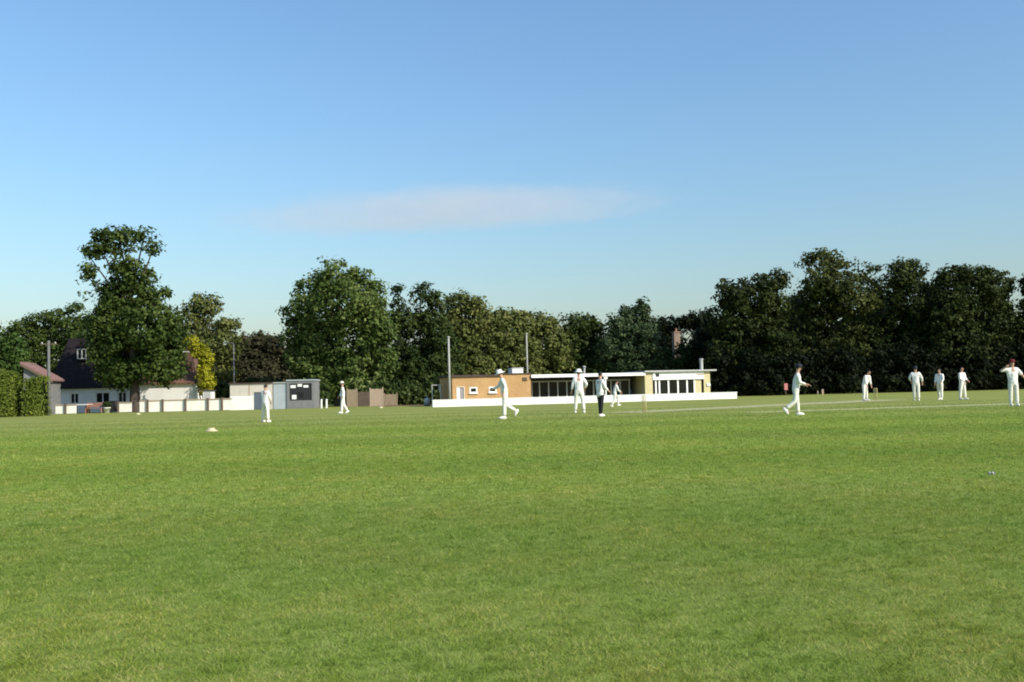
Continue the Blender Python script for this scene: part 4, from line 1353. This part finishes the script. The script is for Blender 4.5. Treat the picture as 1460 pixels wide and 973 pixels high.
    if hat:
        v_ = MB()
        if hat[0] == 'sun':
            v_.lathe([(0, .15), (.08, .145), (.112, .10), (.118, .035), (.205, .012), (.205, .0), (.115, .02)], 18)
        else:
            v_.lathe([(0, .135), (.07, .125), (.105, .08), (.114, .03), (.11, .02)], 16)
            v_.bm.faces.new([v_.bm.verts.new((x_, y_, .03)) for x_, y_ in ((-.09, -.08), (-.075, -.17), (0, -.205), (.075, -.17), (.09, -.08))])
        for q in v_.bm.verts:
            q.co = hc + hv * (.025 + q.co.z) - hf * q.co.y + sx_ * q.co.x
        v_.build('hat' if hat[0] == 'sun' else 'cap', M[hat[1]], body, True)
    return body


person('player in whites standing with legs apart in front of the beige hut, arms low', gnd(378.5, 602.5), 1.62, 150, legL=(4, 3, .17), legR=(-3, 2, .17),
       armL=(8, 8, 20, 14), armR=(8, 10, 30, 30), lean=3)
person('player in whites strolling left in front of the tan fence panel', gnd(489, 590), 1.86, -80, legL=(7, 4, .02), legR=(-8, 20, .02),
       armL=(-8, 8, 20, 5), armR=(12, 8, 25, 5), hat=('cap', 'cloth_cream'), nod=5)
person('player in whites and white sunhat jogging left in front of the brick end', gnd(720.5, 598), 1.88, -84, legL=(5, 4, .02), legR=(-8, 52, .02),
       armL=(-20, 10, 40, 5), armR=(28, 8, 45, 8), lean=10, nod=12, hat=('sun', 'cloth_white'))
person('broad player in whites and pale sunhat standing square beside the umpire', gnd(826.5, 589.5), 1.95, 172, legL=(2, 2, .12), legR=(-2, 2, .12),
       armL=(-5, 16, 20, 5), armR=(-10, 30, 55, 50), hat=('sun', 'cloth_cream'), build=1.18)
person('umpire in white coat and black trousers with white shoes', gnd(857, 594.5), 1.72, 120, legL=(6, 4, .03), legR=(-5, 4, .03),
       armL=(10, 14, 30, 10), armR=(15, 10, 40, 20), trousers='cloth_black', coat=True, nod=5)
person('smaller far player in whites half crouched right of the umpire', gnd(877, 580), 1.62, 100, legL=(38, 42, .03), legR=(-8, 22, .03),
       armL=(25, 8, 40, 10), armR=(15, 8, 30, 10), lean=12, nod=5)
person('player in whites walking right with hands held forward, in front of the right hand thicket', gnd(1136, 593), 1.74, 82, legL=(6, 3, .03), legR=(-8, 44, .03),
       armL=(0, 6, 72, 0), armR=(8, 8, 66, 5), lean=9, nod=6, hat=('cap', 'cloth_navy'))
person('player in whites leaning with legs apart beside the far wicket', gnd(1234, 572), 1.84, 35, legL=(-2, 4, .13), legR=(6, 8, .15),
       armL=(2, 6, 12, 5), armR=(8, 12, 14, 5), lean=24, nod=10)
person('player in whites standing feet together, elbows out, left of the distant pair', gnd(1307, 572), 1.86, 160, legL=(1, 1, .01), legR=(-1, 1, .01),
       armL=(0, 26, 45, 45), armR=(0, 24, 25, 20), hat=('cap', 'cloth_navy'))
person('left one of the distant pair of players in whites, slim and facing left', gnd(1341, 570.3), 1.74, -50, legL=(5, 3, .02), legR=(-6, 6, .03),
       armL=(8, 10, 35, 20), armR=(6, 8, 30, 15))
person('right one of the distant pair of players in whites, standing legs apart', gnd(1373, 570.5), 1.78, 30, legL=(3, 2, .10), legR=(-3, 2, .10),
       armL=(10, 10, 50, 30), armR=(10, 10, 40, 25))
person('player in whites and dark red cap raising one hand to the head', gnd(1446, 579.5), 1.80, -10, legL=(2, 1, .02), legR=(-1, 2, .02),
       armL=(8, 32, 12, 0), armR=(10, 78, 135, 126), sleeve='short', hat=('cap', 'cloth_red'))

# ------------------------------------------------------------------ cloud: one thin lens of vapour
def cloud():
    Yc = 3000.0
    c = at(632, 303, Yc); hw = 365 * Yc / F; hh_ = 31 * Yc / F
    mt = D.materials.new('cloud_vapour'); mt.use_nodes = True
    nt = mt.node_tree; nt.nodes.remove(nt.nodes['Principled BSDF'])
    out = nt.nodes['Material Output']
    pv = nt.nodes.new('ShaderNodeVolumePrincipled')
    pv.inputs['Color'].default_value = (0.97, 0.88, 0.90, 1)
    pv.inputs['Anisotropy'].default_value = 0.1
    tc = nt.nodes.new('ShaderNodeTexCoord')
    def mth(op, a_, b_=None):
        n_ = nt.nodes.new('ShaderNodeMath'); n_.operation = op
        for i_, v_ in enumerate((a_, b_)):
            if v_ is None: continue
            if isinstance(v_, (int, float)): n_.inputs[i_].default_value = v_
            else: nt.links.new(v_, n_.inputs[i_])
        return n_.outputs[0]
    sx_ = nt.nodes.new('ShaderNodeSeparateXYZ'); nt.links.new(tc.outputs['Object'], sx_.inputs[0])
    ax = mth('ABSOLUTE', mth('ADD', sx_.outputs['X'], 0.0))
    taper = mth('MAXIMUM', mth('POWER', mth('SUBTRACT', 1.0, mth('MINIMUM', ax, 0.999)), 1.35), 0.05)
    up_ = mth('DIVIDE', mth('MAXIMUM', sx_.outputs['Z'], 0.0), taper)
    dn_ = mth('DIVIDE', mth('MAXIMUM', mth('MULTIPLY', sx_.outputs['Z'], -1.0), 0.0), mth('MULTIPLY', mth('POWER', taper, 0.35), 0.55))
    zz = mth('ADD', up_, dn_)
    rr_ = mth('SQRT', mth('ADD', mth('ADD', mth('POWER', zz, 2.0), mth('POWER', mth('ABSOLUTE', sx_.outputs['Y']), 2.0)), mth('MULTIPLY', mth('POWER', ax, 4.0), 0.8)))
    r1 = nt.nodes.new('ShaderNodeMapRange'); r1.interpolation_type = 'SMOOTHSTEP'
    r1.inputs[1].default_value = 1.0; r1.inputs[2].default_value = 0.5; r1.inputs[3].default_value = 0; r1.inputs[4].default_value = 1
    wn = nt.nodes.new('ShaderNodeTexNoise'); wn.inputs['Scale'].default_value = 2.2; wn.inputs['Detail'].default_value = 5
    wm = nt.nodes.new('ShaderNodeMapping'); wm.inputs['Scale'].default_value = (3.5, 1.0, 1.3)
    nt.links.new(tc.outputs['Object'], wm.inputs['Vector']); nt.links.new(wm.outputs['Vector'], wn.inputs['Vector'])
    rr_ = mth('ADD', rr_, mth('MULTIPLY', mth('SUBTRACT', wn.outputs['Fac'], 0.5), 0.65))
    nt.links.new(rr_, r1.inputs[0])
    mp = nt.nodes.new('ShaderNodeMapping'); mp.inputs['Scale'].default_value = (3.2, 1.2, 1.6)
    nt.links.new(tc.outputs['Object'], mp.inputs['Vector'])
    n = nt.nodes.new('ShaderNodeTexNoise'); n.inputs['Scale'].default_value = 1.3; n.inputs['Detail'].default_value = 4
    nt.links.new(mp.outputs['Vector'], n.inputs['Vector'])
    r2 = nt.nodes.new('ShaderNodeMapRange'); r2.inputs[1].default_value = .25; r2.inputs[2].default_value = .7; r2.inputs[3].default_value = .45; r2.inputs[4].default_value = 1.2
    nt.links.new(n.outputs['Fac'], r2.inputs[0])
    mu = nt.nodes.new('ShaderNodeMath'); mu.operation = 'MULTIPLY'
    nt.links.new(r1.outputs[0], mu.inputs[0]); nt.links.new(r2.outputs[0], mu.inputs[1])
    m2 = nt.nodes.new('ShaderNodeMath'); m2.operation = 'MULTIPLY'; m2.inputs[1].default_value = 0.0026
    nt.links.new(mu.outputs[0], m2.inputs[0])
    nt.links.new(m2.outputs[0], pv.inputs['Density'])
    nt.links.new(pv.outputs[0], out.inputs['Volume'])
    v = MB(); v.ball((0, 0, 0), 1.0, 32)
    for q in v.bm.verts:
        q.co *= 1.12
    o_ = v.build('cloud', mt, None, True)
    o_.location = c; o_.scale = (hw, 400, hh_); o_.rotation_euler = (0, rad(-1.6), 0)
    return tag(o_, 'single thin pinkish grey lens shaped cloud in the blue sky', 'cloud')


cloud()

# ------------------------------------------------------------------ light
SUN_EL = rad(33)
sd = Vector((0.819, -0.574, 0)).normalized() * math.cos(SUN_EL); sd.z = math.sin(SUN_EL)
sl = D.lights.new('sun', 'SUN'); sl.energy = 4.2; sl.angle = rad(.53); sl.color = (1.0, .93, .80)
so = link(D.objects.new('sun', sl)); so.rotation_euler = sd.to_track_quat('Z', 'Y').to_euler(); so.location = (60, -30, 60)

w = D.worlds.new('World'); scene.world = w; w.use_nodes = True
nt = w.node_tree
bg = nt.nodes['Background']
sky = nt.nodes.new('ShaderNodeTexSky'); sky.sky_type = 'NISHITA'; sky.sun_disc = False
sky.sun_elevation = SUN_EL; sky.sun_rotation = math.atan2(sd.x, sd.y)
sky.air_density = 1.6; sky.dust_density = 1.4; sky.ozone_density = 8.0; sky.altitude = 0
nt.links.new(sky.outputs[0], bg.inputs['Color'])
bg.inputs['Strength'].default_value = 0.135

scene.view_settings.view_transform = 'Standard'
scene.view_settings.look = 'None'
scene.view_settings.exposure = 0.42
scene.view_settings.gamma = 1.0
scene.cycles.filter_width = 1.9
scene.cycles.max_bounces = 6
scene.cycles.diffuse_bounces = 3
scene.cycles.transparent_max_bounces = 8
scene.cycles.volume_bounces = 1
scene.cycles.use_denoising = True
bpy.context.view_layer.update()
